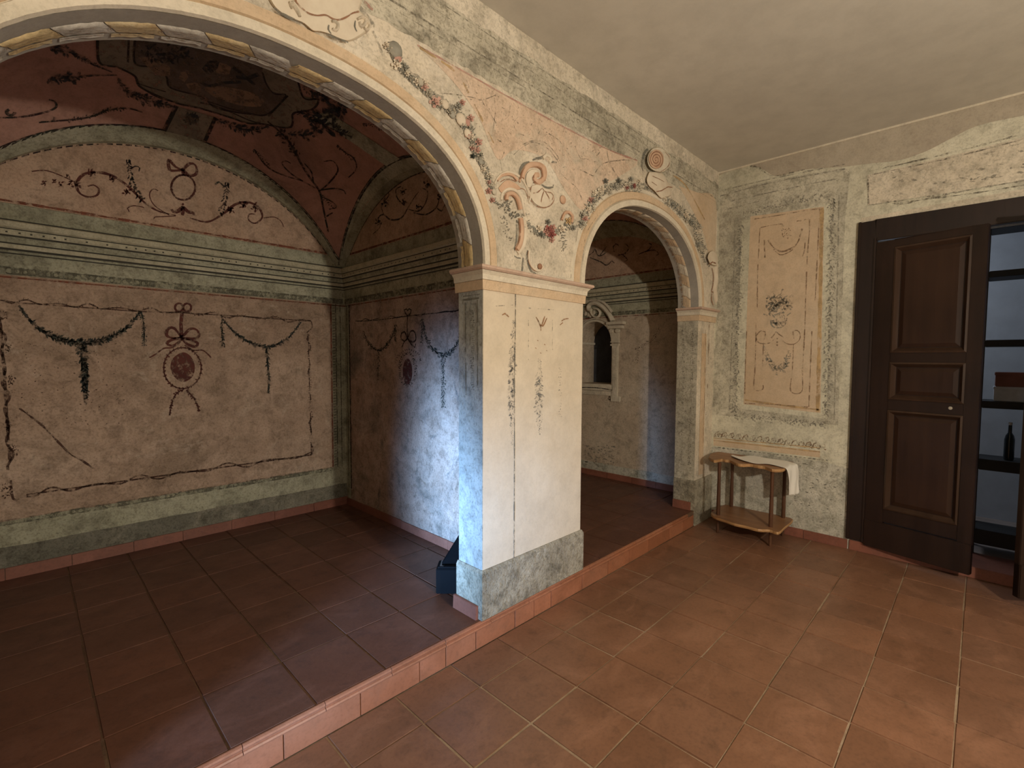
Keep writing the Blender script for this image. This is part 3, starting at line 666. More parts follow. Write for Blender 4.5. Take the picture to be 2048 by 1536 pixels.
def oval(sf, mb, cx, cy, rx, ry, off=0.0, n=28, rot=0.0):
    c, s = math.cos(rot), math.sin(rot); pts = []
    for i in range(n):
        a = 2*math.pi*i/n; u, v = rx*math.cos(a), ry*math.sin(a); pts.append(sf.hit(cx+u*c-v*s, cy+u*s+v*c, off))
    mb.add(pts, [tuple(range(n))])
def ovalpts(cx, cy, rx, ry, n=20, a0=0, a1=360):
    return [(cx+rx*math.cos(math.radians(a0+(a1-a0)*i/n)), cy+ry*math.sin(math.radians(a0+(a1-a0)*i/n))) for i in range(n+1)]
def poly(sf, mb, pts, off=0.0, sub=0):
    if sub:
        q = []
        for a, b in zip(pts, pts[1:]+pts[:1]):
            L = max(1, int(math.hypot(b[0]-a[0], b[1]-a[1])/sub))
            q += [(a[0]+(b[0]-a[0])*i/L, a[1]+(b[1]-a[1])*i/L) for i in range(L)]
        pts = q
    mb.add([sf.hit(x, y, off) for x, y in pts], [tuple(range(len(pts)))])
def patch(sf, mb, pts, off=0.0, nu=16, nv=8):
    """bilinear quad patch (for curved surfaces): pts = tl,tr,br,bl"""
    tl, tr, br, bl = [Vector(p) for p in pts]; vs = []
    for j in range(nv+1):
        for i in range(nu+1):
            u, v = i/nu, j/nv; p = (tl*(1-u)+tr*u)*(1-v)+(bl*(1-u)+br*u)*v; vs.append(sf.hit(p.x, p.y, off))
    mb.add(vs, [(j*(nu+1)+i, j*(nu+1)+i+1, (j+1)*(nu+1)+i+1, (j+1)*(nu+1)+i) for j in range(nv) for i in range(nu)])
def spiral(cx, cy, r0, r1, a0, a1, n=26, sy=1.0):
    return [(cx+(r0+(r1-r0)*i/n)*math.cos(math.radians(a0+(a1-a0)*i/n)), cy+sy*(r0+(r1-r0)*i/n)*math.sin(math.radians(a0+(a1-a0)*i/n))) for i in range(n+1)]
def wave(a, b, amp, per, ph=0.0):
    a, b = Vector(a), Vector(b); d = b-a; L = d.length; d.normalize(); nn = Vector((-d.y, d.x)); k = max(6, int(L/per*8))
    return [tuple(a+d*(L*i/k)+nn*amp*math.sin(ph+2*math.pi*L*i/k/per)*(0.6+0.4*math.sin(i*0.37))) for i in range(k+1)]
def T(s, ox, oy): return lambda *p: [(ox+x*s, oy+y*s) for x, y in p]
c1 = T(.3516, 0, 0); c2 = T(.3516, 500, 0); c3 = T(.3516, 0, 500); c4 = T(.2996, 650, 500); c6 = T(.2686, 950, 250); c7 = T(.2604, 1350, 300)
def motif(name, mat, parent, fn, **k):
    mb_ = MB(); fn(mb_); return obj(name, mb_, M[mat], parent, **k)
def S_(sf, lst, **k):
    def f(mb_):
        for pts, wd in lst: stroke(sf, mb_, pts, wd, **k)
    return f

# ---------------------------------------------------------------- back wall of the left alcove
W = wall_back
def f(m):
    leafy(PB, m, c3((105, 315), (170, 400), (250, 465), (350, 510), (470, 530), (590, 510), (690, 465), (760, 400), (800, 345)), 7, 2.6, 0.9, grow=lambda t: 0.55+0.75*math.sin(math.pi*t), seed=2)
    stroke(PB, m, c3((105, 315), (170, 400), (250, 465), (350, 510), (470, 530), (590, 510), (690, 465), (760, 400), (800, 345)), 4.5, taper=.7)
motif('painted_festoon', 'p_dark', W, f)
def f(m):
    leafy(PB, m, c3((462, 535), (474, 620), (482, 700), (482, 780), (492, 830), (486, 872)), 9, 2.4, 1.3, grow=lambda t: 1.15-0.7*t*t, seed=3)
    stroke(PB, m, c3((462, 535), (474, 620), (482, 700), (484, 780), (488, 872)), 6, taper=.5)
motif('painted_leaf_drop', 'p_dark', W, f)
motif('painted_leaf_drop', 'p_dark', W, lambda m: (leafy(PB, m, c3((803, 365), (818, 430), (820, 490), (820, 545)), 5, 2.6, 1, seed=4), stroke(PB, m, c3((803, 350), (818, 430), (820, 545)), 1.6)))
motif('painted_leaf_drop', 'p_dark', W, lambda m: (leafy(PB, m, c3((1264, 410), (1265, 480), (1268, 550)), 5, 2.4, 1, seed=5), stroke(PB, m, c3((1262, 375), (1265, 550)), 1.4)))
def f(m):
    P_ = c3((1265, 390), (1320, 455), (1400, 515), (1500, 550), (1580, 535), (1650, 490), (1710, 410))
    leafy(PB, m, P_, 4.6, 2.4, 0.9, grow=lambda t: 0.6+0.6*math.sin(math.pi*t), seed=6); stroke(PB, m, P_, 3, taper=.6)
motif('painted_festoon', 'p_dark', W, f)
motif('painted_leaf_drop', 'p_dark', W, lambda m: (leafy(PB, m, c3((1516, 558), (1523, 650), (1530, 740), (1526, 815)), 5, 2.4, 1, grow=lambda t: 1.1-.6*t, seed=7), stroke(PB, m, c3((1516, 558), (1523, 650), (1530, 740), (1526, 815)), 2.6)))
# vine frame
F1, F2, F3, F4 = c3((20, 288), (1770, 405), (1772, 1165), (150, 1392))
def f(m):
    stroke(PB, m, c3((0, 285), (100, 300), (800, 350), (1040, 357), (1350, 376), (1770, 405)), 1.5, smooth=False)
    stroke(PB, m, wave(F1, F2, 5, 62), 1.5, taper=0); stroke(PB, m, [F2, c3((1775, 440))[0], c3((1745, 470))[0]], 1.6)
    stroke(PB, m, [c3((1752, 470))[0], F3], 1.5, dash=5); stroke(PB, m, wave(c3((1755, 480))[0], F3, 4, 34), 1.5, dash=4)
    stroke(PB, m, [F4, F3], 2.0); stroke(PB, m, wave(F4, F3, 7.5, 88, 1.0), 2.0)
    leafy(PB, m, wave(F1, F2, 6, 62), 3.0, 14, 1.2, seed=8); leafy(PB, m, wave(F4, F3, 7, 88, 1.0), 3.0, 18, 1.2, seed=9); leafy(PB, m, wave(c3((1755, 480))[0], F3, 4, 34), 3, 12, 1.2, seed=10)
motif('painted_vine_frame', 'p_brown', W, f)
def f(m):
    stroke(PB, m, c3((0, 400), (20, 640), (50, 1100), (58, 1200)), 2.4, wob=.3); stroke(PB, m, wave(*c3((5, 380), (60, 1250)), 8, 58), 2.2); stroke(PB, m, c3((60, 1310), (75, 1415), (110, 1415)), 2)
    for x, y, r in ((12, 370, 7), (40, 560, 5), (60, 740, 6), (45, 1000, 5), (80, 1130, 6), (35, 1370, 8)): leafy(PB, m, ovalpts(*c3((x, y))[0], r, r*1.2, 8), 6, 3, 1, seed=x)
motif('painted_vine_frame', 'p_brown', W, f)
# ribbon, medallion
def f(m):
    for cx, cy, rx, ry, ro in ((1018, 327, 8, 8, 0), (1065, 327, 8, 8, 0)): stroke(PB, m, ovalpts(*c3((cx, cy))[0], rx, ry), 2.6)
    stroke(PB, m, c3((1036, 350), (1030, 420), (1034, 500)), 4)
    for pts in (((1034, 500), (990, 445), (955, 450), (948, 485), (980, 500), (1034, 500)), ((1034, 500), (1080, 450), (1120, 455), (1132, 490), (1095, 505), (1034, 500)),
                ((1034, 500), (980, 510), (950, 530), (975, 545), (1010, 530), (1034, 505)), ((1034, 500), (1090, 515), (1125, 530), (1110, 550), (1065, 535), (1034, 505))): stroke(PB, m, c3(*pts), 3.2, wob=.25)
    stroke(PB, m, c3((1020, 530), (980, 555), (930, 560), (890, 590), (850, 612)), 1.8); stroke(PB, m, c3((1050, 540), (1100, 570), (1150, 570), (1180, 590), (1200, 612)), 1.8)
motif('painted_ribbon_bow', 'p_wine', W, f)
motif('painted_medallion', 'p_wine', W, lambda m: poly(PB, m, [(p.x, p.y) for p in cr(c3((1040, 582), (1085, 605), (1108, 660), (1095, 720), (1045, 750), (995, 725), (970, 670), (985, 615)), 4, True)][:-1]))
motif('painted_wreath', 'p_wine', W, lambda m: (leafy(PB, m, ovalpts(*c3((1038, 672))[0], 37.5, 41, 30), 5.2, 5, .2, seed=12), stroke(PB, m, ovalpts(*c3((1038, 672))[0], 37.5, 41, 30), 1.6)))
def f(m):
    for P_ in (((1040, 795), (1000, 820), (975, 880), (965, 940)), ((1060, 797), (1105, 845), (1125, 890), (1132, 920))):
        leafy(PB, m, c3(*P_), 5, 4, .4, seed=13); stroke(PB, m, c3(*P_), 1.8)
motif('painted_leaf_tails', 'p_wine', W, f)
motif('plaster_crack', 'p_brown', W, lambda m: stroke(PB, m, c3((110, 900), (230, 990), (300, 1060), (400, 1160), (470, 1200), (550, 1255)), 1.8, wob=.5))
def f(m):
    rr = random.Random(5)
    for i in range(120):
        x, y = rr.uniform(40, 700), rr.uniform(520, 1000); a = rr.uniform(-.6, .4); leaf(PB, m, *c3((x, y))[0], a, rr.uniform(2, 5.5), rr.uniform(1.2, 2.6))
motif('paint_losses', 'p_brown', W, f, kind='stuff')
# lunette of the back wall
def f(m):
    st = [((1080, 1240), (1180, 1262), (1270, 1215), (1340, 1162), (1410, 1150), (1470, 1180), (1492, 1235), (1452, 1270), (1415, 1252), (1418, 1218), (1448, 1218)),
          ((1000, 1225), (900, 1200), (820, 1150), (740, 1070), (650, 1005), (560, 980), (480, 990), (437, 1040), (450, 1095), (500, 1120), (552, 1110), (562, 1075), (530, 1052), (500, 1060))]
    for s in st: stroke(PB, m, c1(*s), 3.0, taper=.55, wob=.2)
    for s in (((1000, 1228), (930, 1232), (880, 1235), (872, 1248)), ((1500, 1240), (1560, 1235), (1600, 1260), (1612, 1290)), ((435, 1040), (350, 1000), (260, 970), (180, 975)), ((965, 1225), (880, 1170), (850, 1110), (870, 1075), (900, 1085)),
              ((820, 1180), (760, 1170), (725, 1185), (735, 1205))): stroke(PB, m, c1(*s), 1.2)
    for x, y in ((640, 1020), (720, 1090), (1310, 1195), (1385, 1165), (520, 985), (435, 1050), (1450, 1180)): leafy(PB, m, ovalpts(*c1((x, y))[0], 4, 3, 6), 8, 3.5, .6, seed=x)
    for x, y in ((250, 1040), (310, 1030), (345, 1050), (385, 1000), (400, 1040)): leafy(PB, m, ovalpts(*c1((x, y))[0], 3, 2, 4), 6, 4, .6, seed=x)
motif('painted_scrollwork', 'p_wine', W, f)
def f(m):
    for s in (((728, 905), (740, 990), (755, 1050), (810, 1140)), ((1292, 1035), (1285, 1100), (1270, 1170), (1255, 1215))):
        leafy(PB, m, c1(*s), 8, 3.6, .6, seed=14)
    stroke(PB, m, c1((745, 960), (770, 945), (795, 955), (790, 975)), 1.4); stroke(PB, m, c1((1275, 1060), (1245, 1035), (1225, 1050)), 2.2)
motif('painted_bellflower_chain', 'p_vine', W, f)
def f(m):
    leafy(PB, m, ovalpts(*c1((1042, 1066))[0], 24, 25, 26), 3.4, 4, .2, seed=15); stroke(PB, m, ovalpts(*c1((1042, 1066))[0], 24, 25, 26), 2.2)
    for s in (((1040, 965), (1000, 950), (960, 910), (965, 965), (1005, 970), (1040, 965)), ((1040, 965), (1080, 930), (1112, 940), (1118, 985), (1080, 1000), (1040, 965)), ((1040, 965), (1042, 1000))): stroke(PB, m, c1(*s), 3.2, wob=.3)
motif('painted_ring_and_bow', 'p_wine', W, f)
def f(m):
    for s in (((1040, 1175), (1015, 1200), (985, 1205), (975, 1190)), ((1042, 1175), (1070, 1205), (1100, 1210), (1102, 1225)), ((1040, 1172), (1038, 1225))): stroke(PB, m, c1(*s), 4.5, taper=.4)
    oval(PB, m, *c1((1040, 1162))[0], 2.5, 2.5)
motif('painted_palmette', 'p_wine', W, f)
# dashed inner line of the lunette rib and red lines
def arcline(axis, c, arc, a0, a1, drop, wd, dash=None):
    def f(m):
        n = 150; P = (lambda t, z: (t, c, z)) if axis == 'x' else (lambda t, z: (c, t, z))
        for i in range(n):
            if dash and i % 3 == 2: continue
            u, v = a0+(a1-a0)*i/n, a0+(a1-a0)*(i+1)/n
            if min(arc(u), arc(v))-drop < 2.425: continue
            m.quad(P(u, arc(u)-drop-wd), P(v, arc(v)-drop-wd), P(v, arc(v)-drop), P(u, arc(u)-drop))
    return f
motif('painted_dashed_arc', 'p_vine', W, arcline('x', YB-0.0025, arcA, XL, XS, 0.005, 0.010, True))
motif('painted_dashed_arc', 'p_vine', wall_side, arcline('y', XS-0.0025, arcB, YI, YB, 0.0, 0.012))
def hline(axis, c, a0, a1, z, wd, par, mat, nm, seed=0):
    def f(m):
        rr_ = random.Random(seed); n = 60; P = (lambda t, zz: (t, c, zz)) if axis == 'x' else (lambda t, zz: (c, t, zz))
        for i in range(n):
            u, v = a0+(a1-a0)*i/n, a0+(a1-a0)*(i+1)/n; k = wd*rr_.uniform(.7, 1.2); m.quad(P(u, z-k/2), P(v, z-k/2), P(v, z+k/2), P(u, z+k/2))
    return motif(nm, mat, par, f)
for ax, c, a0, a1, par in (('x', YB-0.0024, XL, XS, wall_back), ('y', XS-0.0024, YI, YB, wall_side), ('y', XR-0.0024, YI, YB, wall_ra)):
    hline(ax, c, a0, a1, 2.432, 0.016, par, 'p_red', 'painted_red_line', 1); hline(ax, c, a0, a1, 1.978, 0.010, par, 'p_red', 'painted_red_line', 2)
# egg borders
def egg(axis, c, a0, a1, z0, z1, par, seed, pitch=0.034):
    rr_ = random.Random(seed); P = (lambda t_, z, o=0.0: Vector((t_, c-o, z))) if axis == 'x' else (lambda t_, z, o=0.0: Vector((c-o, t_, z)))
    def ground(m):
        n = 40
        for i in range(n):
            u, v = a0+(a1-a0)*i/n, a0+(a1-a0)*(i+1)/n; m.quad(P(u, z0-.004), P(v, z0-.004), P(v, z1+.004), P(u, z1+.004))
    g = motif('painted_egg_border', 'p_eggdark', par, ground)
    def eggs(m):
        t = a0; h = z1-z0
        while t < a1:
            if rr_.random() < .9:
                k = rr_.uniform(.75, 1.1); pts = []
                for i in range(9): a = math.pi*2*i/9; pts.append(P(t+pitch*.36*k*math.cos(a), z0+h*.46+h*.36*k*math.sin(a), .0008))
                m.add(pts, [tuple(range(9))])
                m.quad(P(t+pitch*.46, z0+h*.1, .0008), P(t+pitch*.53, z0+h*.1, .0008), P(t+pitch*.53, z0+h*.8, .0008), P(t+pitch*.46, z0+h*.8, .0008))
            t += pitch
    motif('painted_eggs', 'p_egg', g, eggs)
    return g
egg('x', YB-0.0075, XL, XS-0.02, 1.998, 2.036, wall_back, 1); egg('y', XS-0.0075, YI, YB-.02, 1.998, 2.036, wall_side, 2, 0.032); egg('y', XR-0.0075, YI, YB, 1.998, 2.03, wall_ra, 3)
egg('x', YB-0.0030, XL, 1.93, 0.478, 0.505, wall_back, 4)
# right-hand border strip of the back wall
def f(m): m.quad((1.955, YB-.0014, .5), (XS, YB-.0014, .5), (XS, YB-.0014, 1.99), (1.955, YB-.0014, 1.99))
obj('painted_border_strip', (lambda m: (f(m), m)[1])(MB()), M['green'], W)
def f(m):
    for k in range(58):
        z = 0.52+k*0.0255; m.quad((1.958, YB-.0026, z), (1.985, YB-.0026, z+.003), (1.985, YB-.0026, z+.008), (1.958, YB-.0026, z+.005))
    m.quad((1.988, YB-.0026, .5), (1.995, YB-.0026, .5), (1.995, YB-.0026, 1.99), (1.988, YB-.0026, 1.99)); m.quad((2.03, YB-.0026, .5), (2.036, YB-.0026, .5), (2.036, YB-.0026, 1.99), (2.03, YB-.0026, 1.99))
motif('painted_border_beads', 'p_vine', W, f)
motif('painted_red_line', 'p_red', W, lambda m: m.quad((1.940, YB-.0026, .5), (1.952, YB-.0026, .5), (1.952, YB-.0026, 1.98), (1.940, YB-.0026, 1.98)))

# ---------------------------------------------------------------- side wall of the left alcove
W = wall_side
def f(m):
    stroke(PS, m, c4((205, 475), (350, 468), (560, 440), (700, 425), (925, 400)), 1.4); stroke(PS, m, wave(*c4((205, 475), (560, 438)), 3, 26), 1.3, dash=5); stroke(PS, m, wave(*c4((600, 435), (925, 398)), 3.5, 34), 1.3, dash=6)
motif('painted_vine_frame', 'p_vine', W, f)
for P_, sz, sd in ((((255, 540), (290, 620), (350, 670), (410, 640), (450, 570), (468, 520)), 4, 1), (((650, 480), (680, 600), (740, 680), (790, 705), (850, 670), (895, 600), (908, 545)), 5, 2)):
    motif('painted_festoon', 'p_dark', W, lambda m: (leafy(PS, m, c4(*P_), sz, 2.4, .8, grow=lambda t: .6+.6*math.sin(math.pi*t), seed=sd), stroke(PS, m, c4(*P_), 1.8)))
for P_, sz, sd in ((((355, 680), (354, 780), (352, 870)), 3.4, 3), (((790, 712), (790, 850), (790, 960), (788, 1050)), 4.6, 4), (((468, 500), (468, 610)), 3.6, 5), (((648, 460), (645, 620)), 3.6, 6)):
    motif('painted_leaf_drop', 'p_dark', W, lambda m: (leafy(PS, m, c4(*P_), sz, 2.6, .9, seed=sd), stroke(PS, m, c4(*P_), 1.2)))
def f(m):
    for s in (((552, 440), (535, 420), (530, 400), (545, 392), (553, 405), (560, 392), (576, 400), (570, 425), (552, 440)), ((552, 440), (548, 500), (551, 590)), ((551, 590), (530, 545), (510, 555), (508, 595), (530, 610), (551, 590)), ((551, 590), (575, 540), (600, 550), (606, 600), (580, 615), (551, 590)),
              ((551, 590), (525, 620), (515, 650)), ((551, 590), (580, 635), (600, 650), (606, 625))): stroke(PS, m, c4(*s), 2.6, wob=.2)
motif('painted_ribbon_bow', 'p_vine', W, f)
motif('painted_medallion', 'p_wine', W, lambda m: oval(PS, m, *c4((551, 812))[0], 9.5, 26))
motif('painted_wreath', 'p_vine', W, lambda m: (leafy(PS, m, ovalpts(*c4((551, 795))[0], 16, 33, 26), 4, 3.4, .4, seed=7), leafy(PS, m, c4((640, 740), (620, 690), (551, 665), (490, 700), (470, 760)), 3, 4, .4, seed=8)))
def f(m):
    for s in (((700, 1330), (740, 1290), (730, 1240), (760, 1220), (800, 1250), (860, 1240), (900, 1180), (930, 1130), (960, 1090)), ((880, 1170), (840, 1130), (830, 1080), (860, 1060)), ((900, 1190), (960, 1200), (1000, 1150), (1010, 1090), (980, 1070)), ((930, 1210), (1000, 1220), (1060, 1180), (1080, 1120), (1110, 1080)), ((760, 1220), (750, 1170), (790, 1110), (780, 1080)), ((1060, 1180), (1090, 1200), (1110, 1160))):
        stroke(PS, m, c2(*s), 2.4, taper=.5)
    for x, y in ((770, 1150), (880, 1150), (960, 1180), (1010, 1050), (730, 1260), (1080, 1120), (870, 1090)): leafy(PS, m, ovalpts(*c2((x, y))[0], 3, 4, 6), 6, 4, .8, seed=x)
motif('painted_scrollwork', 'p_vine', W, f)
def f(m): m.quad((XS-.0014, 4.12, HS+.06), (XS-.0014, YB, HS+.06), (XS-.0014, YB, 1.99), (XS-.0014, 4.12, 1.99))
obj('painted_border_strip', (lambda m: (f(m), m)[1])(MB()), M['green'], W)
motif('painted_border_line', 'p_vine', W, lambda m: (m.quad((XS-.003, 4.10, .3), (XS-.003, 4.12, .3), (XS-.003, 4.12, 1.98), (XS-.003, 4.10, 1.98)), m.quad((XS-.003, 4.15, .3), (XS-.003, 4.16, .3), (XS-.003, 4.16, 1.98), (XS-.003, 4.15, 1.98))))

# ---------------------------------------------------------------- ribs and vault painting
def rib(x0, x1, arc, par, side=True, wid=0.15):
    def strip(path_in, path_out, nm, mat, k=4):
        m_ = MB(); rows = []
        for a, b in zip(path_in, path_out):
            row = []
            for i in range(k+1):
                q = a.lerp(b, i/k); z = zV(q.x, q.y, arc)-0.003; row.append((q.x, q.y, z))
            rows.append(row)
        vs = [p for r_ in rows for p in r_]
        m_.add(vs, [(i*(k+1)+j, i*(k+1)+j+1, (i+1)*(k+1)+j+1, (i+1)*(k+1)+j) for i in range(len(rows)-1) for j in range(k)]); return obj(nm, m_, M[mat], par)
    n = 60
    A = [Vector((x0+(x1-x0)*i/n, YB-.001)) for i in range(n+1)]
    wd = lambda f: wid*(0.35+0.65*math.sin(math.pi*f)**0.7)
    strip(A, [p-Vector((0, wd(i/n))) for i, p in enumerate(A)], 'painted_rib', 'green')
    strip([p-Vector((0, wd(i/n)-0.012)) for i, p in enumerate(A)], [p-Vector((0, wd(i/n)+.006)) for i, p in enumerate(A)], 'painted_rib_line', 'p_vine', 1)
    B = [Vector((x1-.001, YI+(YB-YI)*i/n)) for i in range(n+1)]
    if side:
        strip(B, [p-Vector((wd(i/n)*1.1, 0)) for i, p in enumerate(B)], 'painted_rib', 'green')
        strip([p-Vector((wd(i/n)*1.1-.012, 0)) for i, p in enumerate(B)], [p-Vector((wd(i/n)*1.1+.006, 0)) for i, p in enumerate(B)], 'painted_rib_line', 'p_vine', 1)
rib(XL, XS, arcA, ceil_v); rib(XB2, XR, arcC, ceil_v2)
W = ceil_v
# central framed scene
q1 = lambda *p: [(x*.1953, y*.1953) for x, y in p]; q2 = lambda *p: [(400+x*.1953, y*.1953) for x, y in p]
OUT = q1((1000, 380), (1020, 640), (1200, 690), (1380, 780), (1450, 900), (1790, 1050), (2048, 1110))+q2((300, 1200), (480, 1260), (640, 1270), (900, 1310), (950, 1250), (960, 1160), (1150, 1120), (1210, 1020), (1060, 1000), (960, 760), (700, 690))
INN = q1((1390, 340), (1380, 640), (1560, 690), (1700, 780), (1750, 900), (2048, 990))+q2((180, 1110), (520, 1170), (700, 1165), (880, 980), (760, 960), (680, 860), (640, 740))
def fill(sf, m, pts, off, cxy):
    """fan fill in rings from a centre so that it follows a curved surface"""
    q = [(p.x, p.y) for p in cr(pts+[pts[0]], 9)]; n = len(q); K = 8; c = Vector(cxy); vs = []
    for k in range(K+1):
        for p in q: a = c.lerp(Vector(p), k/K); vs.append(sf.hit(a.x, a.y, off))
    m.add(vs, [(k*n+i, k*n+(i+1) % n, (k+1)*n+(i+1) % n, (k+1)*n+i) for k in range(K) for i in range(n)])
TOP = [(590, 40), (420, 10), (230, 10)]
motif('painted_vault_frame', 'p_frame', W, lambda m: fill(PV, m, OUT+TOP, 0.001, (420, 150)))
motif('painted_vault_scene', 'p_scene', W, lambda m: fill(PV, m, INN+[(520, 60), (420, 30), (280, 40)], 0.002, (430, 150)))
def f(m):
    stroke(PV, m, OUT, 2.6, .003); stroke(PV, m, INN, 2.2, .003); stroke(PV, m, q1((1320, 350), (1310, 640)), 2, .003); stroke(PV, m, q2((900, 980), (700, 1190)), 2, .003); stroke(PV, m, q2((0, 1010), (300, 1110), (560, 1170)), 1.5, .003)
    for s in (((1400, 850), (1550, 900), (1700, 940)), ((1450, 900), (1600, 990), (1790, 1050))): stroke(PV, m, q1(*s), 1.5, .003)
    stroke(PV, m, q2((0, 1050), (200, 1100), (500, 1230), (620, 1260)), 1.8, .003)
motif('painted_vault_frame_line', 'p_vine', W, f)
def f(m):
    fill(PV, m, q1((1420, 590), (1560, 590), (1740, 690), (1740, 770), (1600, 760)), .003, q1((1600, 690))[0])
    fill(PV, m, q2((40, 900), (120, 880), (330, 900), (560, 960), (660, 1040), (620, 1090), (420, 1080), (140, 990)), .003, q2((350, 990))[0])
    fill(PV, m, q1((1850, 740), (1900, 730), (1930, 790), (1890, 840), (1830, 800)), .003, q1((1880, 785))[0]); fill(PV, m, q1((1900, 860), (2040, 850), (2048, 960), (1950, 930)), .003, q1((1990, 900))[0])
    fill(PV, m, q2((90, 650), (200, 640), (320, 690), (300, 760), (150, 740)), .003, q2((200, 700))[0])
motif('painted_vault_figures', 'p_tan', W, f)
def f(m):
    fill(PV, m, q2((20, 700), (100, 620), (200, 640), (180, 700), (90, 760)), .004, q2((110, 690))[0]); stroke(PV, m, q2((340, 690), (430, 760), (560, 870)), 5, .004); stroke(PV, m, q2((370, 790), (480, 800), (600, 760)), 5, .004); stroke(PV, m, q2((0, 840), (100, 880), (240, 850), (420, 840)), 4, .004)
    leafy(PV, m, q1((1480, 470), (1600, 560), (1750, 520), (1900, 480)), 12, 5, 2, .004, seed=4); leafy(PV, m, q1((1500, 540), (1750, 620), (1950, 560)), 10, 5, 2, .004, seed=5)
motif('painted_vault_foliage', 'p_navy', W, f)
# grey block under the frame, with its dark boss
motif('painted_vault_block', 'p_frame', W, lambda m: patch(PV, m, ((353, 212), (430, 235), (408, 283), (331, 262)), .001))
motif('painted_vault_block_edge', 'p_vine', W, lambda m: (stroke(PV, m, [(353, 212), (328, 262)], 4.5, .002), stroke(PV, m, [(431, 235), (410, 282)], 4, .002)))
motif('painted_boss', 'p_navy', W, lambda m: (oval(PV, m, 384, 237, 14, 10, .003), leafy(PV, m, ovalpts(384, 237, 12, 9, 16), 6, 4, .5, .003, seed=3)))
# dark leaf sprays
def spray(pts, sz, sd, gr=None):
    motif('painted_leaf_spray', 'p_navy', W, lambda m: (leafy(PV, m, pts, sz, 2.6, 1.0, .002, grow=gr or (lambda t: .35+.9*math.sin(math.pi*t)), seed=sd), stroke(PV, m, pts, 2.4, .002, taper=.4)))
spray(q1((520, 470), (700, 530), (860, 610), (950, 660), (1150, 740)), 10, 1, lambda t: 1.2-1.1*t); spray(q1((480, 840), (640, 800), (800, 790), (960, 775), (1200, 770)), 11, 2, lambda t: max(.05, 1.1*math.sin(math.pi*min(1, t*1.5+.1))))
spray(q1((1210, 800), (1250, 890), (1330, 960), (1440, 1000), (1560, 1040), (1780, 1090)), 9, 3); spray(q2((1060, 880), (1100, 920), (1250, 980), (1330, 1020), (1420, 1080), (1440, 1130), (1380, 1175), (1250, 1195), (1000, 1150)), 12, 4)
spray(q2((1070, 1190), (1200, 1250), (1330, 1310), (1460, 1370), (1560, 1400)), 10, 5); spray(q2((140, 1220), (330, 1290), (480, 1330), (620, 1320), (700, 1290)), 8, 6); spray(q2((900, 1370), (1100, 1380), (1190, 1330), (1160, 1250), (1090, 1190)), 9, 7)
def f(m):
    P_ = c2((445, 1320), (420, 1200), (395, 1090), (340, 1010), (290, 930), (250, 850), (190, 770), (100, 690))
    stroke(PV, m, P_, 3.2, .002, taper=.3); leafy(PV, m, c2((270, 890), (235, 830), (200, 780), (160, 750)), 8, 2.6, 1.3, .002, seed=8)
    for s in (((392, 1090), (450, 1040), (500, 970), (472, 916), (420, 920)), ((372, 1070), (250, 1000), (190, 945), (180, 925), (205, 915), (232, 930)), ((385, 1085), (480, 1072), (535, 1085), (545, 1105)), ((360, 1040), (350, 980), (310, 930)), ((410, 1120), (470, 1150), (490, 1180), (450, 1190)),
              ((30, 860), (80, 930), (130, 970), (200, 1000), (300, 1030)), ((495, 830), (545, 870), (590, 900), (605, 960), (560, 1010)), ((440, 1290), (430, 1240), (470, 1210))): stroke(PV, m, c2(*s), 2.2, .002, taper=.4)
    for s in (((20, 850), (70, 900), (110, 950)), ((495, 825), (545, 870), (590, 905)), ((410, 1110), (440, 1150), (480, 1180)), ((640, 705), (720, 720), (800, 760))): leafy(PV, m, c2(*s), 5, 4, .9, .002, seed=9)
    stroke(PV, m, q1((0, 1205), (200, 1200), (380, 1170), (520, 1130), (580, 1090), (560, 1040), (500, 1020)), 2.6, .002, taper=.3); stroke(PV, m, q1((400, 1255), (560, 1240), (800, 1220), (980, 1180), (1100, 1130), (1300, 1110), (1460, 1150)), 2.4, .002, taper=.3)
    leafy(PV, m, q1((700, 1235), (980, 1175), (1100, 1130), (1300, 1110)), 5, 5, .8, .002, seed=10); stroke(PV, m, ovalpts(*q1((110, 1150))[0], 8, 6, 12, 0, 250), 3, .002); stroke(PV, m, q1((560, 1200), (540, 1240), (420, 1250)), 2, .002)
motif('painted_vine', 'p_vine', W, f)
obj('painted_grey_band', (lambda m: (patch(PV, m, ((628, 232), (655, 222), (800, 318), (772, 332)), .0005), m)[1])(MB()), M['green'], W)
# ---------------------------------------------------------------- right alcove wall
W = wall_ra; c9 = T(.2214, 1140, 400)
def f(m):
    for s in (((170, 500), (210, 470), (225, 440), (250, 500), (290, 500), (330, 470)), ((400, 470), (390, 420), (415, 395), (440, 410)), ((430, 500), (500, 480), (530, 430), (500, 395)), ((470, 490), (520, 540), (490, 560)), ((620, 490), (700, 460), (770, 455), (800, 490), (770, 505)), ((680, 470), (720, 440), (735, 400), (710, 390)), ((180, 520), (280, 560), (330, 590), (380, 550), (400, 570)), ((270, 500), (330, 420))): stroke(PR, m, c9(*s), 1.8, taper=.4)
motif('painted_scrollwork', 'p_vine', W, f)
def f(m):
    leafy(PR, m, c9((810, 1160), (770, 1230), (730, 1270), (650, 1320), (590, 1345)), 3.4, 3, .7, seed=1); leafy(PR, m, c9((620, 1360), (610, 1420), (600, 1480)), 3, 3.5, .7, seed=2)
motif('painted_festoon', 'p_brown', W, f)
motif('painted_arc_line', 'p_vine', W, lambda m: stroke(PR, m, c9((330, 215), (480, 195), (620, 190), (760, 240), (880, 370)), 1.6))
motif('damp_stain', 'p_mid', W, lambda m: [leaf(PR, m, R.uniform(1168, 1225), R.uniform(890, 930), R.uniform(-.3, .6), R.uniform(3, 9), R.uniform(2, 4)) for _ in range(70)], kind='stuff')
